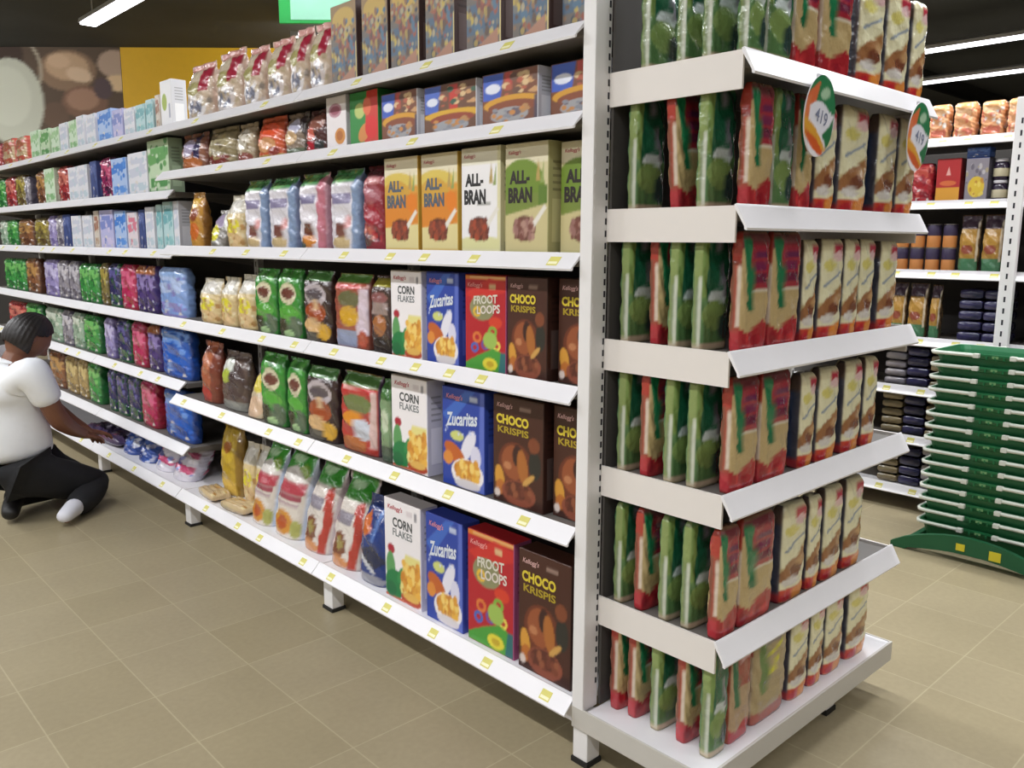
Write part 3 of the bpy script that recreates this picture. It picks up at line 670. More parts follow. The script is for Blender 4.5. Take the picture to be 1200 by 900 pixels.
# --- end display: two slotted posts, back panel, five shelves and a base, fronts face -y
S = 1.022
ED = {'e1': 1.715, 'e2': 1.415, 'e3': 1.115, 'e4': .805, 'e5': .470}
EZ = {k: 1.35+(v-1.35)*S for k, v in ED.items()}
EZ['eb'] = .158
EX0, EX1, EY0, EY1 = 1.552, 2.465, .986, 1.3345
end = empty('end_display_shelving', ((EX0+EX1)/2, (EY0+EY1)/2, 0), 'white end display of shelves with tall slotted post, stocked with red and green packets', 'shelving')
inv = Matrix.Translation(-end.location)
def putE(o):
    o.parent = end; o.matrix_parent_inverse = inv
    return o
for x0, x1 in ((1.500, 1.556), (EX1-.04, EX1+.016)):
    mb = MB(); mb.box(x0, EY1+.0005, .155, x1, 1.3735, 2.25, ch=.003)
    for q in range(70):
        zz = .22+q*.0285
        mb.box(x1-.0115, EY1-.0002, zz, x1-.0055, EY1+.0012, zz+.015, mi=1)
        mb.box(x0+.006, EY1-.0002, zz, x0+.0062, EY1+.0012, zz+.015, mi=0)
    putE(mb.obj('slotted_post', [POSTM, SLOT]))
mb = MB(); mb.box(1.5565, 1.326, .16, EX1-.041, 1.333, 2.22)
putE(mb.obj('back_panel', PANEL))
for k, z in EZ.items():
    if k == 'eb':
        continue
    mb = MB(); mb.box(EX0+.005, EY0+.004, z-.024, EX1-.005, 1.3255, z, ch=.002)
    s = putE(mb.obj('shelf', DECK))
    for x in (EX0-.002, EX1-.004):
        mb = MB()
        mb.prism([(EY0-.001, z-.068), (EY0-.001, z+.008), (1.334, z+.008), (1.334, z-.068)], lambda p, t: (t, p[0], p[1]), x, x+.006)
        o = mb.obj('side_plate', CREAMST); o.parent = s
    ro = bpy.data.objects.new('price_rail', rail_mesh('price_rail', EX1-EX0+.012, h=.046, out=.026))
    COL.objects.link(ro); ro.parent = s
    ro.rotation_euler = (0, 0, PI/2)                     # +y -> -x, face -x -> -y
    ro.location = (EX1+.006, EY0-.003, z+.006)
z = EZ['eb']
mb = MB(); mb.box(EX0-.046, EY0-.02, z-.012, EX1+.004, 1.3255, z, ch=.002); putE(mb.obj('base_deck', STEEL))
GREYST = mat('grey_painted_steel', 'c3bfb8', 0.45, vary=0.03)
mb = MB()
mb.box(EX0-.052, EY0-.028, z-.058, EX1+.010, EY0-.0205, z+.002, ch=.002)
mb.box(EX0-.052, EY0-.0200, z-.058, EX0-.0465, 1.374, z+.002, ch=.002)
mb.box(EX1+.0045, EY0-.0200, z-.058, EX1+.010, 1.374, z+.002, ch=.002)
putE(mb.obj('base_frame', GREYST))
for x, y in ((1.505, 1.322), (2.40, 1.322), (2.20, 1.02), (1.60, 1.10)):
    mb = MB(); mb.box(x, y, .014, x+.05, y+.05, z-.0125 if y < 1.2 else z-.0125, ch=.004)
    mb.box(x-.003, y-.003, 0, x+.053, y+.053, .014, mi=1)
    putE(mb.obj('foot', [POSTM, BLACKM]))

# ------------------------------------------------------------------ stocking the shelves
_made = {}
def make(kind, w, h, seed=0, crop=1.0):
    d = D[kind]
    w, h = round(w, 2) if w > .03 else w, round(h, 3)
    key = (kind, w, h, seed, crop)
    if key not in _made:
        if d['t'] == 'c':
            _made[key] = carton(d['name'], w, d['d'], h, d['layers'], d['side'], d['top'], d['texts'], seed, crop)
        else:
            _made[key] = bag(d['name'], w, d['d'], h, d['layers'], d['side'], seed=seed, **d['kw'])
    return _made[key]

def labels_for(kinds, ref, row):
    looks = [D[k]['look'] for k in kinds]
    out, seen = [], {}
    for lk in looks:
        if looks.count(lk) == 1:
            out.append(lk+', '+row)
        else:
            i = seen.get(lk, 0); seen[lk] = i+1
            out.append('%s %s %s, %s' % (ORD[i], lk, ref, row))
    return out

def stock(items, xf, z, ref, row, group, gap=.004, jit=.006, seedmod=2):
    """items listed from the post outwards: (kind, y0, y1, height[, crop])"""
    labs = labels_for([i[0] for i in items], ref, row)
    rng = random.Random(len(items)*7+int(z*100))
    for q, (it, lab) in enumerate(zip(items, labs)):
        k, y0, y1, h = it[:4]
        crop = it[4] if len(it) > 4 else 1.0
        d = D[k]
        w = max(.02, math.floor((y1-y0-gap)*100)/100)
        x = xf if not (len(it) > 5) else it[5]
        me = make(k, w, h, q % seedmod if d['t'] == 'b' else 0, crop)
        o = bpy.data.objects.new(d['name'], me)
        COL.objects.link(o)
        dd = d['d']*(1.12 if d['t'] == 'b' else 1)
        o.location = (x+dd/2+rng.uniform(0, jit), (y0+y1)/2, z+.0008)
        o.rotation_euler = (0, 0, -PI/2+(rng.uniform(-.03, .03) if d['t'] == 'b' else rng.uniform(-.008, .008)))
        tag(o, lab, d['cat'], group)

XF = 1.535
P = 1.376
near = {
 0: [('gran', P, 1.505, .25, .8, 1.56), ('gran', 1.512, 1.655, .25), ('gran', 1.69, 1.838, .25), ('gran', 1.878, 2.022, .25), ('gran', 2.034, 2.183, .25), ('gran', 2.192, 2.340, .25), ('gran', 2.36, 2.52, .25),
     ('pink', 2.56, 2.70, .235), ('pink', 2.705, 2.835, .24), ('pink', 2.84, 3.01, .23), ('pink', 3.02, 3.20, .23), ('pink', 3.215, 3.45, .25), ('pink', 3.49, 3.74, .24)],
 1: [('var', P, 1.545, .14, .75, 1.56), ('var', 1.555, 1.775, .14), ('var2', 1.79, 2.03, .14), ('var', 2.05, 2.243, .145), ('greenred', 2.255, 2.421, .170), ('cookie', 2.43, 2.56, .172),
     ('maroon', 2.577, 2.728, .15), ('beige2', 2.733, 2.885, .155), ('orange', 2.891, 3.096, .16), ('beige', 3.11, 3.268, .155), ('olive', 3.274, 3.543, .16), ('brown', 3.561, 3.82, .16)],
 2: [('abg', P, 1.505, .278, .72, 1.56), ('abg', 1.51, 1.682, .283), ('abw', 1.69, 1.86, .285), ('abo', 1.868, 2.046, .282), ('abo', 2.052, 2.229, .282), ('red', 2.24, 2.365, .27), ('wht', 2.385, 2.577, .269), ('whr', 2.595, 2.789, .267),
     ('wht', 2.81, 3.015, .264), ('wht', 3.04, 3.215, .265), ('yel', 3.23, 3.40, .215), ('gry', 3.42, 3.569, .16), ('org', 3.63, 3.77, .239)],
 3: [('choc', P, 1.505, .268, .72, 1.56), ('choc', 1.511, 1.668, .268), ('loop', 1.672, 1.85, .268), ('zuc', 1.868, 2.03, .27), ('corn', 2.042, 2.215, .269), ('dkb', 2.22, 2.335, .25), ('rdb', 2.345, 2.565, .25),
     ('chc', 2.58, 2.78, .255), ('grn', 2.79, 2.965, .256), ('grn', 2.975, 3.155, .252), ('yel', 3.176, 3.337, .222), ('yel', 3.345, 3.501, .206), ('yel', 3.51, 3.72, .195)],
 4: [('choc', P, 1.515, .300, .72, 1.56), ('choc', 1.522, 1.73, .303), ('zuc', 1.76, 1.955, .298), ('corn', 2.02, 2.22, .301), ('gr2', 2.226, 2.30, .275), ('rdw', 2.31, 2.55, .275),
     ('chc', 2.57, 2.775, .27), ('grn', 2.785, 2.93, .283), ('grn', 2.94, 3.135, .285), ('crm', 3.15, 3.297, .215), ('gryb', 3.305, 3.55, .25), ('obr', 3.57, 3.76, .272)],
 5: [('choc', 1.41, 1.618, .350), ('loop', 1.632, 1.845, .348), ('zuc', 1.858, 2.05, .348), ('corn', 2.066, 2.28, .345), ('blu', 2.30, 2.475, .30), ('wr', 2.485, 2.685, .33), ('wr', 2.70, 2.90, .345),
     ('grw', 2.915, 3.135, .355), ('grw', 3.145, 3.335, .34), ('yel', 3.345, 3.46, .285, 1.0, 1.64), ('yel', 3.467, 3.596, .278, 1.0, 1.64), ('ylw', 3.61, 3.82, .345, 1.0, 1.635)]}
SHN = ['top', 'second', 'third', 'fourth', 'fifth', 'bottom']
for i, items in near.items():
    z = (NEAR+[.164])[i]
    stock(items, XF, z, 'from the post', SHN[i]+' shelf of cereal bays', 'cereal packs on the '+SHN[i]+' shelf of the cereal bays')

far = {
 0: [('wht_box', 3.96, 4.10, .21), ('f_brnw', 4.12, 4.18, .16), ('f_teal', 4.19, 4.29, .15), ('f_teal', 4.30, 4.43, .14), ('f_white', 4.44, 4.59, .14), ('f_lav', 4.60, 4.76, .15), ('f_blue', 4.78, 5.01, .17), ('f_white', 5.03, 5.19, .17), ('f_white', 5.22, 5.36, .18), ('f_green', 5.37, 5.52, .17),
     ('f_white', 5.53, 5.69, .17), ('f_green', 5.70, 5.88, .16), ('f_leaf', 5.9, 6.11, .17), ('f_green', 6.13, 6.33, .18), ('f_cream', 6.50, 6.79, .18), ('f_cream', 6.81, 7.15, .19), ('f_redp', 7.18, 7.41, .18)],
 1: [('f_leaf', 4.04, 4.31, .25), ('f_white', 4.32, 4.59, .21), ('f_blue', 4.61, 4.84, .20), ('f_mag', 4.86, 5.05, .22), ('f_navy', 5.07, 5.19, .21), ('f_white', 5.22, 5.40, .20), ('f_white', 5.41, 5.60, .20), ('f_redp', 5.62, 5.85, .22), ('f_green', 5.86, 6.09, .22), ('f_brn', 6.11, 6.35, .22),
     ('f_gry', 6.50, 6.61, .2), ('f_oli', 6.63, 6.86, .22), ('f_redp', 6.88, 7.15, .22), ('f_gre', 7.18, 7.41, .22)],
 2: [('f_white', 3.96, 4.03, .23), ('f_teal', 4.04, 4.17, .23), ('f_teal', 4.18, 4.26, .22), ('f_white', 4.27, 4.39, .21), ('f_navy', 4.40, 4.49, .20), ('f_pink', 4.5, 4.65, .19), ('f_blue', 4.66, 4.84, .20), ('f_lav', 4.86, 5.08, .21), ('f_brnw', 5.1, 5.19, .21), ('f_white', 5.22, 5.40, .19), ('f_white', 5.41, 5.60, .19),
     ('f_navy', 5.62, 5.77, .2), ('f_gry', 5.79, 5.96, .2), ('f_lavp', 5.98, 6.13, .2), ('f_oli', 6.15, 6.46, .19), ('f_brn', 6.52, 6.91, .19), ('f_gre', 6.93, 7.2, .19), ('f_pale', 7.23, 7.41, .19)],
 3: [('f_sky', 3.97, 4.33, .24), ('f_purp', 4.36, 4.48, .24), ('f_purp', 4.49, 4.62, .24), ('f_crim', 4.64, 4.86, .24), ('f_dark', 4.87, 5.05, .24), ('f_oli', 5.07, 5.19, .24), ('f_gre', 5.23, 5.40, .23), ('f_gre', 5.41, 5.58, .23), ('f_gry', 5.60, 5.8, .24), ('f_gry', 5.81, 6.01, .24), ('f_lavp', 6.03, 6.33, .24),
     ('f_brn', 6.50, 6.79, .24), ('f_gre', 6.81, 7.1, .23), ('f_gre', 7.11, 7.41, .23)],
 4: [('f_royal', 3.97, 4.34, .25), ('f_purp', 4.36, 4.52, .24), ('f_crim', 4.55, 4.76, .24), ('f_dark', 4.78, 4.98, .24), ('f_lavp', 5.03, 5.19, .23), ('f_gre', 5.29, 5.58, .22), ('f_pale', 5.6, 5.8, .22), ('f_gry', 5.81, 6.01, .22), ('f_pale', 6.03, 6.41, .22), ('f_gre', 6.5, 6.91, .22), ('f_redp', 6.93, 7.41, .21)],
 5: [('f_royal', 3.98, 4.36, .25), ('f_crim', 4.44, 4.67, .25), ('f_dark', 4.69, 4.87, .25), ('f_dark', 4.88, 5.05, .25), ('f_dark', 5.07, 5.19, .25), ('f_gre', 5.34, 5.57, .25), ('f_tan', 5.58, 5.77, .25), ('f_tan', 5.79, 6.05, .24), ('f_brn', 6.07, 6.4, .24)]}
FSH = ['top', 'second', 'third', 'fourth', 'fifth', 'sixth']
for i, items in far.items():
    stock(items, 1.585, FAR[i], 'from cereals', FSH[i]+' shelf of far bays', 'goods on the '+FSH[i]+' shelf of the far bays', seedmod=1)

# film packs lying on the far bays' bottom shelf
def flat_pack(name, w, d, h, layers, seed, n=2.8, cr=.006):
    me = bag(name, w, h, d, layers, layers[0][1], n=n, top=.86, seed=seed, seal=False, crinkle=cr)
    me.transform(Matrix.Rotation(-PI/2, 4, 'X'))
    zmin = min(v.co.z for v in me.vertices)
    me.transform(Matrix.Translation((0, -d/2, -zmin)))
    return me
STRIPE = [('f', 'd9d4de'), ('p', [(0, .1), (.3, .3), (1, .2), (1, .4), (.3, .5), (0, .3)], 'c04870'), ('p', [(0, .6), (.5, .8), (1, .6), (1, .76), (.4, .95), (0, .8)], 'b85a80'), ('e', .3, .5, .2, .1, '6f78b8')]
BLUES = [('f', '2f4f9c'), ('d', 0, 0, 1, 1, 22, .09, ['b9bfd8', '4c74c8', '8f90b0', '223a80'])]
PURP = [('f', '4a3c5c'), ('d', 0, 0, 1, 1, 20, .09, ['8a8aa8', '6a3a4c', '2c2c4a', 'b0a8c0'])]
stock([('f_strp', 4.02, 4.24, .17), ('f_strp', 4.26, 4.48, .16), ('f_blus', 4.50, 4.72, .16), ('f_blus', 4.74, 4.96, .15)], 1.545, .164, 'from cereals', 'bottom shelf of far bays', 'crumpled film packs on the bottom shelf of the far bays')
TANF = [('f', 'cdb48c'), ('d', 0, 0, 1, 1, 20, .09, ['e0cfa0', 'c9a86a', 'd8b890', 'b98a50'])]
fl = [(flat_pack('film_pack', .20, .09, .04, TANF, 4, 3.2, .0025), [(1.55, 3.45, 0, .1, 'tan film pack lying flat before the clear cereal bags, bottom shelf'), (1.55, 3.72, 0, -.08, 'tan film pack lying flat before the mustard pouch, bottom shelf')]),
      (flat_pack('film_pack', .28, .20, .05, PURP, 3), [(1.62, 5.11, 0, .1, 'dark purple film pack lying flat right past the blue silver packs'), (1.62, 5.43, 0, -.1, 'dark purple film pack lying flat farther along, beyond the bay joint')])]
for me, spots in fl:
    hh = max(v.co.z for v in me.vertices)
    for x, y, lev, rz, lab in spots:
        o = bpy.data.objects.new('film_pack', me); COL.objects.link(o)
        o.location = (x+.03, y, .1648+lev*(hh+.004)); o.rotation_euler = (0, 0, -PI/2+rz)
        tag(o, lab, 'film pack', 'film packs on the bottom shelf of the far bays')

# --- end display packets; column items stand one behind another along the side, then the front row
col = {
 'e1': [('pgreen', 1.223, .256), ('pgreen', 1.13, .256), ('pgreen', 1.064, .256)],
 'e2': [('pgreen', 1.25, .256), ('pred', 1.145, .256, .10), ('pgreen', 1.064, .256)],
 'e3': [('pgreen', 1.262, .256), ('pred', 1.19, .256, .03), ('pgreen', 1.125, .256), ('pgreen', 1.064, .256)],
 'e4': [('pgreen', 1.262, .256), ('pred', 1.195, .256), ('pgreen', 1.125, .256), ('pgreen', 1.064, .256)],
 'e5': [('pgreen', 1.262, .256), ('pred', 1.20, .256), ('pgreen', 1.125, .256), ('pgreen', 1.064, .256)],
 'eb': [('pred', 1.264, .256), ('pred', 1.21, .256), ('pgreen', 1.138, .256), ('pred', 1.064, .256)]}
front = {
 'e1': [('pgreen', 1.545, 1.616, .256), ('pgreen', 1.620, 1.723, .256), ('pred', 1.727, 1.835, .256), ('pred', 1.842, 1.987, .256), ('pcream', 2.023, 2.165, .25), ('pcream', 2.176, 2.315, .25), ('pcream', 2.325, 2.41, .25)],
 'e2': [('pred', 1.57, 1.669, .256), ('pgreen', 1.672, 1.755, .256), ('pred', 1.765, 1.845, .256), ('pcream', 1.859, 1.952, .244), ('pcream', 1.975, 2.125, .256), ('pcream', 2.176, 2.290, .255), ('pcream', 2.301, 2.402, .256)],
 'e3': [('pred', 1.565, 1.682, .256), ('pred', 1.687, 1.82, .256), ('pcream', 1.835, 1.901, .240), ('pcream', 1.916, 2.028, .243), ('pcream', 2.037, 2.119, .243), ('pcream', 2.124, 2.206, .243), ('pcream', 2.237, 2.345, .238)],
 'e4': [('pred', 1.555, 1.668, .256), ('pred', 1.675, 1.81, .256), ('pcream', 1.862, 1.935, .233), ('pcream', 1.945, 2.055, .238), ('pcream', 2.084, 2.186, .242), ('pcream', 2.20, 2.28, .242)],
 'e5': [('pred', 1.535, 1.620, .256), ('pred', 1.625, 1.775, .256), ('pcream', 1.81, 1.935, .249), ('pcream', 1.94, 2.005, .246), ('pcream', 2.018, 2.128, .25), ('pcream', 2.14, 2.25, .25)],
 'eb': [('pgreen', 1.525, 1.600, .256), ('ptag', 1.605, 1.70, .256), ('ptan', 1.71, 1.870, .256), ('pcream', 1.885, 1.978, .231), ('pcream', 1.988, 2.065, .234), ('pcream', 2.075, 2.180, .228), ('pcream', 2.20, 2.33, .226)]}
ESH = {'e1': 'top', 'e2': 'second', 'e3': 'third', 'e4': 'fourth', 'e5': 'fifth', 'eb': 'bottom'}
for k in ESH:
    seq = [c[0] for c in col[k]]+[f[0] for f in front[k]]
    labs = labels_for(seq, 'from the post', ESH[k]+' shelf of end display')
    z = EZ[k]+.0008
    for q, c in enumerate(col[k]):
        w = .095
        me = make(c[0], w, c[2]*S, q % 2)
        if len(c) > 3:                                   # leaning over to one side
            me = me.copy(); me.transform(Matrix(((1, 0, -c[3], 0), (0, 1, 0, 0), (0, 0, 1, 0), (0, 0, 0, 1))))
        o = bpy.data.objects.new(D[c[0]]['name'], me); COL.objects.link(o)
        o.location = (1.568+w/2+(.018 if len(c) > 3 else 0)+.003*(q % 2), c[1]*S-.004, z); o.rotation_euler = (0, 0, .05*((q*3) % 3-1))
        tag(o, labs[q], 'food packet', 'packets on the '+ESH[k]+' shelf of the end display')
    for q, f in enumerate(front[k]):
        w = math.floor((f[2]-f[1])*S*100-.3)/100
        me = make(f[0], w, f[3]*S, q % 3)
        o = bpy.data.objects.new(D[f[0]]['name'], me); COL.objects.link(o)
        o.location = ((f[1]+f[2])/2*S, 0.993+D[f[0]]['d']*.5+.001*(q % 3), z); o.rotation_euler = (0, 0, .012*((q*5) % 3-1))
        tag(o, labs[len(col[k])+q], 'food packet', 'packets on the '+ESH[k]+' shelf of the end display')

# --- shelving across the next aisle
rear = {
 0: [('r_orange', 1.30, 1.385, .165), ('r_orange', 1.395, 1.50, .165), ('r_orange', 1.51, 1.62, .17), ('r_orange', 1.63, 1.73, .17), ('r_orange', 1.745, 1.85, .165)],
 1: [('r_greybox', 1.427, 1.54, .20), ('r_redbox', 1.552, 1.67, .205), ('r_red', 1.68, 1.79, .19), ('r_red', 1.80, 1.90, .19)],
 2: [('r_gold', 1.30, 1.343, .27), ('r_gold', 1.347, 1.442, .27), ('r_gold', 1.449, 1.544, .27)],
 3: [('r_gold', 1.594, 1.655, .265), ('r_gold', 1.66, 1.76, .27), ('r_gold', 1.765, 1.84, .27)]}
for i, items in rear.items():
    stock(items, 4.35, REAR[i], 'from the upright', FSH[i]+' shelf across next aisle', 'goods on the '+FSH[i]+' shelf across the next aisle', seedmod=2)

stock([('r_orange', 1.06, 1.16, .19), ('r_orange', .95, 1.05, .19)], 4.35, REAR[1], 'from the upright', 'second shelf past the upright', 'goods past the upright')
stock([('f_mag', 1.08, 1.22, .22), ('f_mag', .93, 1.07, .22), ('f_gry', .80, .92, .2)], 4.35, REAR[2], 'from the upright', 'third shelf past the upright', 'goods past the upright')
stock([('f_gre', 1.10, 1.22, .2), ('f_gre', .97, 1.09, .2), ('f_redp', .84, .96, .2)], 4.35, REAR[3], 'from the upright', 'fourth shelf past the upright', 'goods past the upright')
small('r_blue', 'blue flat carton lying on top of the grey carton', '34569c', '5474b4', '2c4684', True, 'food_carton', 'food box')
stock([('r_blue', 1.43, 1.54, .045)], 4.35, REAR[1]+.2025, '', 'second shelf across next aisle', 'goods on the second shelf across the next aisle')
GLASS = mat('dark_jar_contents', '2f2438', 0.2, coat=.4)
LIDM = mat('white_jar_lid', 'd8d4da', 0.4)
LABM = mat('pale_jar_label', 'c9bfa0', 0.5, vary=.2)
CANO = mat('orange_can_print', 'c9854a', 0.4, vary=.2)
CAND = mat('dark_can_print', '3d3450', 0.4, vary=.2)
METAL = mat('tin_metal', 'b9b4b4', 0.3, metal=.9)
def lathe(mb, prof, n=24, mi=0):
    k = len(prof)
    vs = [(r*math.cos(2*PI*j/n), r*math.sin(2*PI*j/n), z) for r, z in prof for j in range(n)]
    fs = [(i*n+j, i*n+(j+1) % n, (i+1)*n+(j+1) % n, (i+1)*n+j) for i in range(k-1) for j in range(n)]
    fs += [tuple(range(n-1, -1, -1)), tuple(range((k-1)*n, k*n))]
    mb.add(vs, fs, mi=mi)
def jar_proto():
    r = empty('food_jar', (0, 0, 0), 'x', 'jar')
    mb = MB(); lathe(mb, [(.030, 0), (.033, .004), (.033, .068), (.028, .078), (.026, .082)]); mb.obj('jar_body', GLASS, r, True)
    mb = MB(); lathe(mb, [(.0335, .016), (.0338, .017), (.0338, .052), (.0335, .053)]); mb.obj('paper_label', LABM, r, True)
    mb = MB(); lathe(mb, [(.029, .0822), (.0295, .083), (.0295, .094), (.028, .096)]); mb.obj('lid', LIDM, r, True)
    return r
def can_proto():
    r = empty('food_can', (0, 0, 0), 'x', 'can')
    mb = MB(); lathe(mb, [(.031, .002), (.0315, .004), (.0315, .056), (.031, .058)]); mb.obj('printed_sleeve', CANO, r, True)
    mb = MB(); lathe(mb, [(.0312, .0585), (.0317, .060), (.0317, .108), (.031, .11)]); mb.obj('printed_sleeve', CAND, r, True)
    mb = MB(); lathe(mb, [(.0325, .1102), (.0325, .114), (.030, .114), (.030, .112)]); mb.obj('rim', METAL, r)
    mb = MB(); lathe(mb, [(.0325, 0), (.0325, .0018), (.030, .0019)]); mb.obj('rim', METAL, r)
    return r
jp, cp = jar_proto(), can_proto()
first = True
for q, y in enumerate((1.325, 1.395)):
    for lev in range(2):
        o = jp if first else copy_tree(jp); first = False
        o.location = (4.40, y, REAR[1]+.0008+lev*.0966)
        tag(o, '%s jar of the %s stack from the upright, second shelf across next aisle' % (['lower', 'upper'][lev], ORD[q]), 'jar', 'stacked jars on the second shelf across the next aisle')
first = True
for q, y in enumerate((1.59, 1.665, 1.74, 1.815)):
    for lev in range(2):
        o = cp if first else copy_tree(cp); first = False
        o.location = (4.39, y, REAR[2]+.0008+lev*.1146)
        tag(o, '%s can of the %s stack from the gold pouches, third shelf across next aisle' % (['lower', 'upper'][lev], ORD[q]), 'can', 'stacked cans on the third shelf across the next aisle')

NAVY = [('f', '262448'), ('d', 0, 0, 1, 1, 16, .09, ['3c3a66', '6a6878', '1c1b34', '7d7060'])]
TANP = [('f', '8a7a5c'), ('d', 0, 0, 1, 1, 16, .09, ['a8966c', '5f4c44', '6c6a58'])]
GRYP = [('f', '85808a'), ('d', 0, 0, 1, 1, 16, .09, ['b0a8a8', '5f5468', '9a8c80'])]
packs = {'navy': flat_pack('flat_pack', .105, .16, .044, NAVY, 4, 4.5, .002), 'tan': flat_pack('flat_pack', .105, .16, .036, TANP, 5, 4.5, .002), 'grey': flat_pack('flat_pack', .105, .16, .036, GRYP, 6, 4.5, .002)}
ph = {k: max(v.co.z for v in m.vertices)+.0015 for k, m in packs.items()}
LEV = ['lowest', 'second', 'third', 'fourth', 'fifth', 'sixth', 'seventh']
stk = [(3, [('navy', 1.35, 5), ('navy', 1.46, 5)]), (4, [('navy', 1.45, 4), ('tan', 1.565, 5), ('navy', 1.68, 4), ('grey', 1.79, 5)]),
       (5, [('navy', 1.46, 4), ('tan', 1.57, 5), ('navy', 1.68, 4), ('tan', 1.79, 5)]), ('b', [('navy', 1.46, 4), ('grey', 1.57, 5), ('navy', 1.68, 4), ('tan', 1.79, 4)])]
for sh, cols in stk:
    z0 = .115 if sh == 'b' else REAR[sh]
    shn = {3: 'fourth', 4: 'fifth', 5: 'sixth', 'b': 'bottom'}[sh]
    rank = {}
    tot = {c: sum(1 for x in cols if x[0] == c) for c in ('navy', 'tan', 'grey')}
    for c, y, nn in cols:
        i = rank.get(c, 0); rank[c] = i+1
        for lv_ in range(nn):
            o = bpy.data.objects.new('flat_pack', packs[c]); COL.objects.link(o)
            o.location = (4.44, y, z0+.001+lv_*ph[c]); o.rotation_euler = (0, 0, -PI/2)
            st = (ORD[i]+' ' if tot[c] > 1 else '')+c
            tag(o, '%s flat pack up the %s stack from the baskets, %s shelf across next aisle' % (LEV[lv_], st, shn), 'flat pack', 'stacked flat packs across the next aisle')

# ------------------------------------------------------------------ basket stack
GREEN = mat('green_basket_plastic', '1f6a40', 0.42, vary=.1)
GREEND = mat('dark_green_plastic', '1a5a38', 0.5, vary=.1)
HANDM = mat('pale_handle_plastic', 'd3d6cd', 0.4)
MARKM = mat('pale_basket_mark', '6f9a68', 0.5)
YELM = mat('yellow_sticker', 'd6c832', 0.5)
BL, BW, BH = .50, .33, .19
def basket_body():
    mb = MB()
    z0 = -BH
    def ring(z, l, w):
        r = .035; pts = []
        for cx, cy, a0 in ((l/2-r, w/2-r, 0), (-l/2+r, w/2-r, 90), (-l/2+r, -w/2+r, 180), (l/2-r, -w/2+r, 270)):
            for k in range(5):
                a = math.radians(a0+k*22.5); pts.append((cx+r*math.cos(a), cy+r*math.sin(a), z))
        return pts
    prof = [(-.001, 0, 0), (-.009, .0, .004), (-.022, -.006, 0), (-.026, -.012, 0), (-BH+.01, -.048, 0), (-BH, -.056, 0)]
    R_ = [ring(z, BL+2*o, BW+2*o) for z, o, _ in prof]
    inner = [ring(z, BL+2*o-.006, BW+2*o-.006) for z, o in ((-BH+.003, -.055), (-.02, -.014), (-.001, -.006))]
    seq = R_[::-1]
    n = 20
    loops = [R_[5], R_[4], R_[3], R_[2], R_[1], R_[0], inner[2], inner[1], inner[0]]
    vs = [p for L in loops for p in L]
    fs = [(i*n+j, i*n+(j+1) % n, (i+1)*n+(j+1) % n, (i+1)*n+j) for i in range(len(loops)-1) for j in range(n)]
    fs += [tuple(range(n-1, -1, -1)), tuple(range((len(loops)-1)*n, len(loops)*n))]
    mb.add(vs, fs)
    for sy in (-1, 1):                                     # moulded ribs under the rim and the small mark at mid-side
        for k in range(13):
            x = -BL/2+.05+k*(BL-.1)/12
            mb.box(x-.003, sy*(BW/2+.001)-.004, -.0215, x+.003, sy*(BW/2+.001)+.003, -.010)
    mb.box(-.012, -BW/2-.0035, -.016, .012, -BW/2-.0015, -.006, mi=1)
    return mb.mesh('basket_body', [GREEN, MARKM])
def basket_handle(s):
    mb = MB()
    o = .008
    y = BW/2+o
    p = [(s*.070, -y, -.008), (s*.16, -y, -.008), (s*(BL/2-.03), -y, -.008), (s*(BL/2-.005), -y+.006, -.008), (s*(BL/2+o), -y+.035, -.008), (s*(BL/2+o), 0, -.008), (s*(BL/2+o), y-.035, -.008), (s*(BL/2-.005), y-.006, -.008), (s*(BL/2-.03), y, -.008), (s*.16, y, -.008), (s*.070, y, -.008)]
    mb.tube(p, .0078, 8)
    for yy in (-y, y):
        mb.box(s*.070-.012, yy-.011, -.018, s*.070+.012, yy+.011, .001, ch=.003)
    return mb.mesh('handle', HANDM, smooth=False)
bx, by = 3.985, 1.165
bm_, h1, h2 = basket_body(), basket_handle(1), basket_handle(-1)
NB, PIT = 15, .0545
LEVB = ['lowest']+ORD[1:]
pb = None
for i in range(NB):
    if pb is None:
        r = empty('shopping_basket', (0, 0, 0), 'x', 'basket', rz=-PI/2)
        for nm, me in (('basket_body', bm_), ('handle', h1), ('handle', h2)):
            o = bpy.data.objects.new(nm, me); COL.objects.link(o); o.parent = r
        pb = r
    else:
        r = copy_tree(pb)
    r.location = (bx, by, .285-.155+i*PIT)
    nmz = 'topmost' if i == NB-1 else 'lowest' if i == 0 else ORD[i]+' from the floor,'
    tag(r, ('%s green shopping basket with pale handles in the nested stack' if i in (0, NB-1) else '%s green shopping basket with pale handles in the nested stack') % nmz, 'basket', 'nested green shopping baskets')
# the lowest rim stands at .13, so the stand carries the nested bottoms in an open tray
st = empty('basket_stand', (bx, by, 0), 'low green stand with arched feet carrying the basket stack', 'stand')
for sx, nm in ((-1, 'arched_foot'), (1, 'arched_foot')):
    mb = MB()
    outl = []
    for k in range(13):
        t = k/12; outl.append((-.33+.66*t, .012+.092*math.sin(PI*t)**.8+.012))
    low = [(.33, 0), (.27, 0)]+[(.25-.5*k/8, .012+.03*math.sin(PI*k/8)) for k in range(9)]+[(-.27, 0), (-.33, 0)]
    mb.prism(outl+low, lambda p, t: (t, p[0], p[1]), sx*.232-.012, sx*.232+.012)
    mb.obj(nm, GREEND, st)
mb = MB()
for yy in (-.26, .26):
    mb.box(-.219, yy-.012, .02, .219, yy+.012, .05, ch=.004)
mb.obj('cross_bar', GREEND, st)
for y0_, y1_, z0_ in ((.02, .055, .055), (-.12, -.075, .045)):
    mb = MB(); mb.box(-.246, y0_, z0_, -.2445, y1_, .085); mb.obj('sticker', YELM, st)

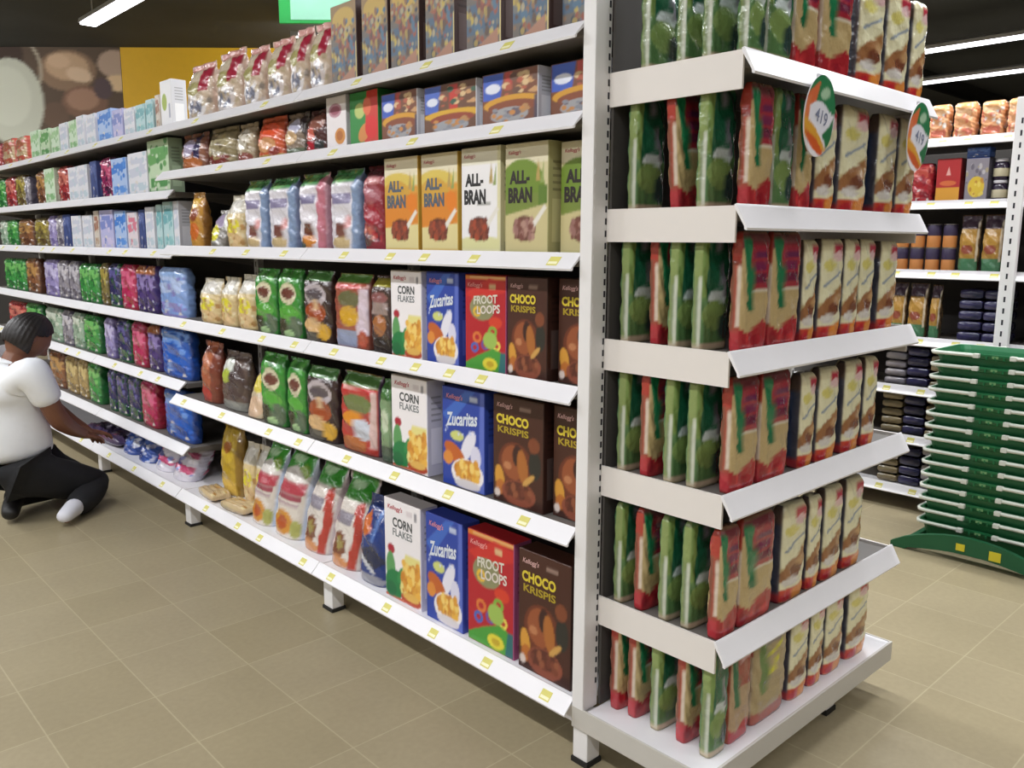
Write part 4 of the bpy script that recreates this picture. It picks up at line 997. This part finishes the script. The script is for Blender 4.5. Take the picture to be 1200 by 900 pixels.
# ------------------------------------------------------------------ hanging price signs on the end display
def sign_mesh():
    mb = MB(); n, rr = 56, 18
    lay = [('f', 'e8e4ec'), ('r', 0, .62, 1, 1, '1f7a48'), ('p', [(0, .66), (.34, .90), (.30, .62), (0, .5)], 'd96a3a'), ('e', .56, .80, .16, .07, 'a8c8a8', 20), ('p', [(0, .36), (0, .60), (.12, .66), (.16, .34)], 'dc7a48'),
           ('e', .52, .50, .36, .17, 'e6e6f0'), ('p', [(0, .40), (.4, .34), (.78, .20), (.9, .14), (.6, .1), (.1, .16)], 'dca030'), ('p', [(.06, .24), (.5, .22), (.82, .10), (.7, .04), (.3, .1)], 'd25a22'), ('p', [(.66, .30), (.86, .46), (.96, .62), (1, .3), (.9, .18)], '1f7040'),
           ('p', [(0, 0), (.2, .13), (.55, .06), (.8, .04), (1, .16), (1, 0)], 'efeaf0')]
    rad = np.linspace(0, 1, rr+1)[1:]
    pts = [(0.0, 0.0)]+[(r*math.cos(2*PI*j/n), r*math.sin(2*PI*j/n)) for r in rad for j in range(n)]
    A = np.array(pts)
    C = paint(lay, A[:, 0]*.5+.5, A[:, 1]*.5+.5)
    W2, H2, t = .066, .088, .0015
    vs = [(a*W2, -t, b2*H2) for a, b2 in pts]
    fs = [(0, 1+j, 1+(j+1) % n) for j in range(n)]
    for r in range(rr-1):
        for j in range(n):
            fs.append((1+r*n+j, 1+(r+1)*n+j, 1+(r+1)*n+(j+1) % n, 1+r*n+(j+1) % n))
    mb.add(vs, fs, [tuple(c) for c in C])
    edge = [(a*W2, b2*H2) for a, b2 in pts[-n:]]
    mb.prism(edge, lambda p, q: (p[0], q, p[1]), -t*.98, t, lin('e6e2e6'))
    g, f = text_geo('419', .01)
    mb.add([((u-.5)*.054+.006, -t-.0008, (v-.5)*.03) for u, v in g], f, lin('8086a0'))
    return mb.mesh('price_sign', CARD, fix=False)
sm = sign_mesh()
for x, lab in ((1.80, 'round hanging price sign on the end display rail, above the first cream packets'), (2.33, 'round hanging price sign at the far end of the end display rail')):
    r = empty('price_sign', (x, EY0-.040, 1.622), lab, 'price sign', 'round price signs')
    o = bpy.data.objects.new('sign_disc', sm); COL.objects.link(o); o.parent = r; o.rotation_euler = (0, math.radians(14), 0)
    mb = MB(); mb.box(-.012, .002, .058, .012, .0035, .088); mb.box(-.012, .0036, .07, .012, .006, .088)
    mb.obj('clip', mat('clear_clip_plastic', 'd8d8dc', .3), r)

# ------------------------------------------------------------------ far wall with printed mural
P0 = Vector((3.62, 10.44, 0)); RV = Vector((.7312, -.6821, 0)); NV = Vector((-.6821, -.7312, 0))
ang = math.atan2(RV.y, RV.x)
def on_wall(o):
    o.location = P0; o.rotation_euler = (0, 0, ang)
    return o
mb = MB(); mb.box(-5.0, .012, 0, 3.2, .16, CEIL)
tag(on_wall(mb.obj('wall_far', DARKW)), kind='structure')
lay = [('f', '5c4c40'), ('e', .1, .95, .4, .25, '40302a'), ('e', .72, .83, .15, .15, '8f7560', -20), ('e', .72, .86, .115, .10, 'c4a588', -18), ('e', .68, .90, .06, .05, 'd4b69a', -18), ('e', .78, .80, .07, .05, 'dcc2a8', -30),
       ('e', .80, .60, .12, .12, '806050', 10), ('e', .79, .62, .085, .08, 'a88470', 10), ('e', .64, .50, .07, .10, '6a5446'), ('e', .97, .88, .09, .10, 'b8a090'), ('e', .98, .74, .07, .06, 'e0c4a0'), ('e', .90, .70, .05, .08, '5a4a50'),
       ('o', .40, .84, .19, .28, 'beb6a6', .88), ('e', .42, .60, .165, .32, 'c8ccc0'), ('e', .40, .64, .12, .22, 'd2d6ca')]
mb = MB(); nx, ny = 110, 80
U, V = np.meshgrid(np.linspace(0, 1, nx+1), np.linspace(0, 1, ny+1))
C = paint(lay, U, V)
vs = [(-2.2+2.2*u, -.006, 2.0+1.5*v) for u, v in zip(U.ravel(), V.ravel())]
k = nx+1
mb.add(vs, [(j*k+i, j*k+i+1, (j+1)*k+i+1, (j+1)*k+i) for j in range(ny) for i in range(nx)], [tuple(c) for c in C.reshape(-1, 3)])
mb.box(-2.2, -.0055, 2.0, 0, .011, CEIL, lin('5c4c40'))
o = on_wall(mb.obj('wall_mural', MURAL, fix=False))
tag(o, 'large printed wall mural of brown nuts and a pale bowl', 'mural')
mb = MB(); mb.box(.004, -.006, 1.9, 3.1, .011, CEIL, ch=.002)
o = on_wall(mb.obj('wall_board', mat('mustard_yellow_paint', 'e8b826', .6, vary=.05)))
tag(o, 'mustard yellow board on the wall beside the mural', 'wall board')

# hanging aisle sign
r = empty('aisle_sign', (2.80, 4.66, 2.62), 'green hanging aisle sign above the cereal pouches', 'sign', rz=ang)
mb = MB(); mb.box(-.26, -.012, 0, .30, .012, .42, ch=.003); mb.obj('sign_board', mat('bright_green_sign', '35b058', .5), r)
mb = MB(); mb.box(-.19, -.0135, .02, .28, -.0125, .40); mb.obj('sign_face', mat('pale_green_sign', '9fdcc0', .5), r)
for x in (-.2, .24):
    mb = MB(); mb.tube([(x, 0, .42), (x, 0, CEIL-2.62)], .004, 8); mb.obj('hanging_rod', LAMPH, r)

# ------------------------------------------------------------------ ceiling lamps
def lamp(x, y, ln, lab):
    r = empty('ceiling_lamp', (x, y, 3.2), lab, 'ceiling lamp', 'ceiling tube lamps')
    mb = MB(); mb.prism([(-.075, 0.0), (-.07, .035), (-.03, .06), (.03, .06), (.07, .035), (.075, 0.0), (.068, .0), (.066, .012), (-.066, .012), (-.068, .0)], lambda p, t: (p[0], t, p[1]+.004), -ln/2, ln/2)
    mb.obj('housing', LAMPH, r)
    mb = MB(); mb.box(-.064, -ln/2+.01, -.012, .064, ln/2-.01, .010, ch=.004); mb.obj('diffuser', TUBE, r)
    mb = MB()
    for yy in (-ln/2+.15, ln/2-.15):
        mb.tube([(0, yy, .062), (0, yy, CEIL-3.2)], .006, 8)
    mb.obj('hanger', LAMPH, r)
    d = bpy.data.lights.new('tube_light', 'AREA'); d.shape = 'RECTANGLE'; d.size = .12; d.size_y = ln-.05
    d.energy = LAMP_W*ln/1.4*(1.0 if x < 1 else .85 if 3 < x < 5 else 1.3 if 5 < x < 7 else .8)*(.55 if y < 0 and x > -1 else .8 if y < 0 else 1.0); d.color = (.97, .985, 1.0); d.spread = math.radians(170)
    lo = bpy.data.objects.new('tube_light', d); COL.objects.link(lo); lo.parent = r; lo.location = (0, 0, -.016)
lamps = [(2.6, 7.55, 1.4, 'white tube lamp above the mural corner of the far bays'), (8.9, 3.0, 3.2, 'long tube lamp above the next aisle, upper of two'), (10.6, 4.0, 3.2, 'long tube lamp beyond the next aisle, lower of two')]
for x in (-3.0, -.5):
    for y in (-3.4, -1.0, 1.4, 3.8, 6.2, 8.4, 10.2):
        lamps.append((x, y, 1.4, 'ceiling tube lamp over the cereal aisle, out of view'))
for y in (-3.4, -1.2, 1.0, 3.2, 5.2):
    lamps.append((2.6, y, 1.4, 'ceiling tube lamp over the end display, out of view'))
for y in (.8, 2.6):
    lamps.append((4.2, y, 1.4, 'ceiling tube lamp over the next aisle, out of view'))
for y in (3.4, 5.2, 6.8):
    lamps.append((5.8, y, 1.4, 'ceiling tube lamp over the next aisle, out of view'))
for a in lamps:
    lamp(*a)
def mural_fill(x, y, aim, lab):
    """added unseen fill light in a tilted housing, brightens the mural wall"""
    r = empty('added_mural_fill', (x, y, 3.28), lab, 'ceiling lamp', 'added mural fill lights', rz=ang)
    mb = MB(); mb.prism([(-.06, 0), (-.05, .05), (.05, .07), (.07, .02)], lambda p, t: (t, p[0], p[1]), -.6, .6); mb.obj('housing', LAMPH, r)
    mb = MB(); mb.prism([(-.054, -.004), (-.054, .0), (.064, .018), (.064, .014)], lambda p, t: (t, p[0], p[1]), -.58, .58); mb.obj('diffuser', TUBE, r)
    mb = MB(); mb.tube([(0, 0, .06), (0, 0, CEIL-3.28)], .008, 8); mb.obj('hanger', LAMPH, r)
    d = bpy.data.lights.new('mural_fill_light', 'AREA'); d.shape = 'RECTANGLE'; d.size = 1.15; d.size_y = .1; d.energy = 38; d.color = (1, .98, .94)
    lo = bpy.data.objects.new('mural_fill_light', d); COL.objects.link(lo); lo.parent = r; lo.location = (0, .02, -.02); lo.rotation_euler = (math.radians(62), 0, 0)
mural_fill(.62, 9.9, 0, 'added fill light before the mural, out of view')
mural_fill(4.75, 7.35, 0, 'added fill light before the yellow board, hidden behind the top shelf goods')

# ------------------------------------------------------------------ kneeling person
SKIN = mat('brown_skin', '7a4f3a', .5, vary=.08, scale=30)
HAIR = mat('black_hair', '1d1716', .45, vary=.2, scale=60, bump=.3)
SHIRT = mat('white_shirt_cloth', 'f0f2f6', .8, vary=.03, scale=20, bump=.15)
PANTS = mat('black_trouser_cloth', '17171a', .85, vary=.1, scale=20, bump=.2)
SOCK = mat('white_sock_cloth', 'dcdce4', .85)
SHOE = mat('black_shoe_leather', '161414', .5)
def skin(name, chains, material, parent=None, sub=2):
    """chains: list of [(point, rx, ry)...]; a first point equal to an existing one joins there"""
    V, E_, Rr = [], [], []
    idx = {}
    for ch in chains:
        prev = None
        for p, a, b2 in ch:
            key = tuple(round(c, 4) for c in p)
            if key not in idx:
                idx[key] = len(V); V.append(p); Rr.append((a, b2))
            i = idx[key]
            if prev is not None and prev != i:
                E_.append((prev, i))
            prev = i
    me = bpy.data.meshes.new(name); me.from_pydata(V, E_, [])
    o = bpy.data.objects.new(name, me); COL.objects.link(o)
    sk = o.modifiers.new('skin', 'SKIN'); sk.use_smooth_shade = True; sk.branch_smoothing = .4
    for i, d in enumerate(me.skin_vertices[0].data):
        d.radius = Rr[i]; d.use_root = (i == 0)
    ss = o.modifiers.new('smooth', 'SUBSURF'); ss.levels = sub; ss.render_levels = sub
    dg = bpy.context.evaluated_depsgraph_get()
    me2 = bpy.data.meshes.new_from_object(o.evaluated_get(dg))
    me2.name = name
    bpy.data.objects.remove(o); bpy.data.meshes.remove(me)
    me2.materials.clear(); me2.materials.append(material)
    me2.polygons.foreach_set('use_smooth', [True]*len(me2.polygons))
    o = bpy.data.objects.new(name, me2); COL.objects.link(o)
    if parent: o.parent = parent
    return o
PO = Vector((1.02, 4.55, 0))
person = empty('person', PO, 'person in white shirt and black trousers kneeling, reaching into the bottom shelf', 'person')
def q(x, y, z):
    return (x-PO.x, y-PO.y, z)
pel, sp, ch_, nk = q(.94, 4.56, .27), q(.935, 4.56, .47), q(.955, 4.555, .66), q(.985, 4.555, .79)
rs, re_, rw = q(1.02, 4.375, .745), q(1.115, 4.39, .49), q(1.25, 4.53, .375)
ls, le_, lw = q(1.03, 4.725, .745), q(1.17, 4.76, .50), q(1.31, 4.66, .36)
rh, rk, ra = q(.97, 4.46, .24), q(1.335, 4.57, .085), q(1.13, 4.32, .065)
lh, lk, la = q(.97, 4.66, .24), q(1.32, 4.82, .085), q(.96, 4.66, .085)
def hand(w, dirv, side):
    """palm, four bent fingers and a thumb as chains that grow from the wrist"""
    w = Vector(w); d = Vector(dirv).normalized(); s = Vector((-d.y, d.x, 0)).normalized()*side; dn = d.cross(s).normalized()
    if dn.z > 0: dn = -dn
    pm = w+d*.05
    chs = [[(tuple(w), .024, .02), (tuple(pm), .034, .017)]]
    for i, (o, L) in enumerate(((-.03, .062), (-.01, .072), (.01, .068), (.03, .054))):
        kn = pm+d*.04+s*o
        a = kn+d*L*.5+dn*.008; b2 = a+d*L*.32+dn*.022
        chs.append([(tuple(pm), .034, .017), (tuple(kn), .0095, .0095), (tuple(a), .0085, .0085), (tuple(b2), .0065, .0065)])
    t1 = w+d*.03-s*.036; t2 = t1+d*.03-s*.012+dn*.012
    chs.append([(tuple(w), .024, .02), (tuple(t1), .011, .011), (tuple(t2), .008, .008)])
    return chs
body = [[(pel, .09, .10), (sp, .085, .10), (ch_, .085, .10), (nk, .055, .06), (q(1.02, 4.555, .835), .05, .052)],
        [(ch_, .085, .10), (rs, .048, .048), (re_, .052, .052), (rw, .032, .03)],
        [(ch_, .085, .10), (ls, .048, .048), (le_, .052, .052), (lw, .032, .03)],
        [(pel, .09, .10), (rh, .075, .075), (rk, .058, .058), (ra, .036, .036), (q(1.06, 4.24, .035), .03, .026)],
        [(pel, .09, .10), (lh, .075, .075), (lk, .058, .058), (la, .036, .036), (q(.90, 4.52, .05), .03, .026)]]
body += hand(rw, (.75, .50, -.32), 1)+hand(lw, (.85, .15, -.22), -1)
bo = skin('body', body, SKIN, person)
# head: one mesh joined to the body so that the skin stays one surface
bm = bmesh.new(); bm.from_mesh(bo.data)
hd = bmesh.new(); bmesh.ops.create_uvsphere(hd, u_segments=40, v_segments=28, radius=1)
for v in hd.verts:
    x, y, z = v.co
    fx, fz = x*.098, z*.118
    if z < 0: fx *= 1-.18*(-z)                            # jaw narrows
    yy = y*.076*(1-.22*max(0, -z))
    f = max(0.0, x)
    fx += f**6*.004
    if abs(y) < .35 and x > .5:                           # nose, brow, lips, chin, eye hollows
        g = math.exp(-(y/.16)**2)
        fx += g*.022*math.exp(-((z+.16)/.15)**2)+g*.010*math.exp(-((z+.20)/.09)**2)+g*.006*math.exp(-((z+.52)/.10)**2)+g*.007*math.exp(-((z+.84)/.14)**2)
    if x > .3:
        for sy in (-1, 1):
            fx -= .011*math.exp(-(((y-sy*.36)/.16)**2+((z-.02)/.10)**2))
        fx += .005*math.exp(-((z-.18)/.09)**2)*math.exp(-(y/.5)**2)
    for sy in (-1, 1):                                    # ears
        e = math.exp(-((x+.06)/.13)**2-((z+.04)/.22)**2)*max(0, sy*y)**8
        yy += sy*e*.018
    v.co = (fx, yy, fz)
pit = Matrix.Rotation(math.radians(42), 4, 'Y')
hc = Vector(q(1.055, 4.55, .882))
HM = Matrix.Translation(hc) @ Matrix.Rotation(math.radians(6), 4, 'Z') @ pit
hd.transform(HM)
tmp = bpy.data.meshes.new('t'); hd.to_mesh(tmp); hd.free()
bm.from_mesh(tmp); bpy.data.meshes.remove(tmp)
bm.to_mesh(bo.data); bm.free()
rm = bo.modifiers.new('fuse', 'REMESH'); rm.mode = 'VOXEL'; rm.voxel_size = .0042; rm.use_smooth_shade = True
dg = bpy.context.evaluated_depsgraph_get()
me = bpy.data.meshes.new_from_object(bo.evaluated_get(dg)); me.name = 'body'
bo.modifiers.clear(); bo.data = me
me.materials.clear(); me.materials.append(SKIN)
me.polygons.foreach_set('use_smooth', [True]*len(me.polygons))
# hair: close-cropped cap
hb = bmesh.new(); bmesh.ops.create_uvsphere(hb, u_segments=128, v_segments=96, radius=1)
kill = [v for v in hb.verts if (v.co.z < .30 and v.co.x > .30) or (v.co.z < -.62) or (v.co.x > .02-.5*v.co.z*(v.co.z < 0) and v.co.z < .30-.45*(.45-v.co.x)) or (v.co.x > .45 and v.co.z < .30+(v.co.x-.45)*1.4)]
bmesh.ops.delete(hb, geom=kill, context='VERTS')
for v in hb.verts:
    x, y, z = v.co
    rip = 1+.012*math.sin(30*math.atan2(y, x)+6*z)
    v.co = (x*.107*rip-.002, y*.088*rip, z*.126*rip+.001)
hb.transform(HM)
me = bpy.data.meshes.new('hair'); hb.to_mesh(me); hb.free()
me.materials.append(HAIR); me.polygons.foreach_set('use_smooth', [True]*len(me.polygons))
ho = bpy.data.objects.new('hair', me); COL.objects.link(ho); ho.parent = person
sd = ho.modifiers.new('thick', 'SOLIDIFY'); sd.thickness = .01; sd.offset = -1
def mid(a, b2, t): return tuple(a[i]+(b2[i]-a[i])*t for i in range(3))
skin('shirt', [[(mid(pel, sp, .05), .170, .205), (mid(pel, sp, .5), .170, .205), (sp, .165, .20), (mid(sp, ch_, .5), .165, .195), (ch_, .160, .185), (mid(ch_, nk, .6), .115, .13), (mid(ch_, nk, .95), .075, .08)],
               [(ch_, .160, .185), (mid(ch_, rs, .55), .135, .13), (rs, .098, .098), (mid(rs, re_, .40), .074, .074), (mid(rs, re_, .70), .076, .076)],
               [(ch_, .160, .185), (mid(ch_, ls, .55), .135, .13), (ls, .098, .098), (mid(ls, le_, .40), .074, .074), (mid(ls, le_, .70), .076, .076)]], SHIRT, person)
skin('trousers', [[(q(.925, 4.56, .20), .15, .19), (pel, .158, .19), (mid(pel, sp, .42), .158, .192)],
                  [(pel, .158, .19), (rh, .125, .125), (mid(rh, rk, .5), .112, .105), (rk, .086, .086), (mid(rk, ra, .45), .078, .078), (mid(rk, ra, .97), .058, .058)],
                  [(pel, .158, .19), (lh, .125, .125), (mid(lh, lk, .5), .112, .105), (lk, .086, .086), (mid(lk, la, .45), .080, .080), (la, .064, .064), (q(.945, 4.61, .082), .058, .06)]], PANTS, person)
f1 = q(1.05, 4.235, .045)
skin('sock', [[(mid(rk, ra, .88), .047, .047), (ra, .046, .048), (mid(ra, f1, .5), .042, .036), (f1, .038, .03)]], SOCK, person)
skin('shoe', [[(q(.975, 4.665, .09), .05, .05), (q(.93, 4.58, .075), .045, .05), (q(.90, 4.50, .055), .046, .042), (q(.885, 4.45, .045), .036, .03)]], SHOE, person)
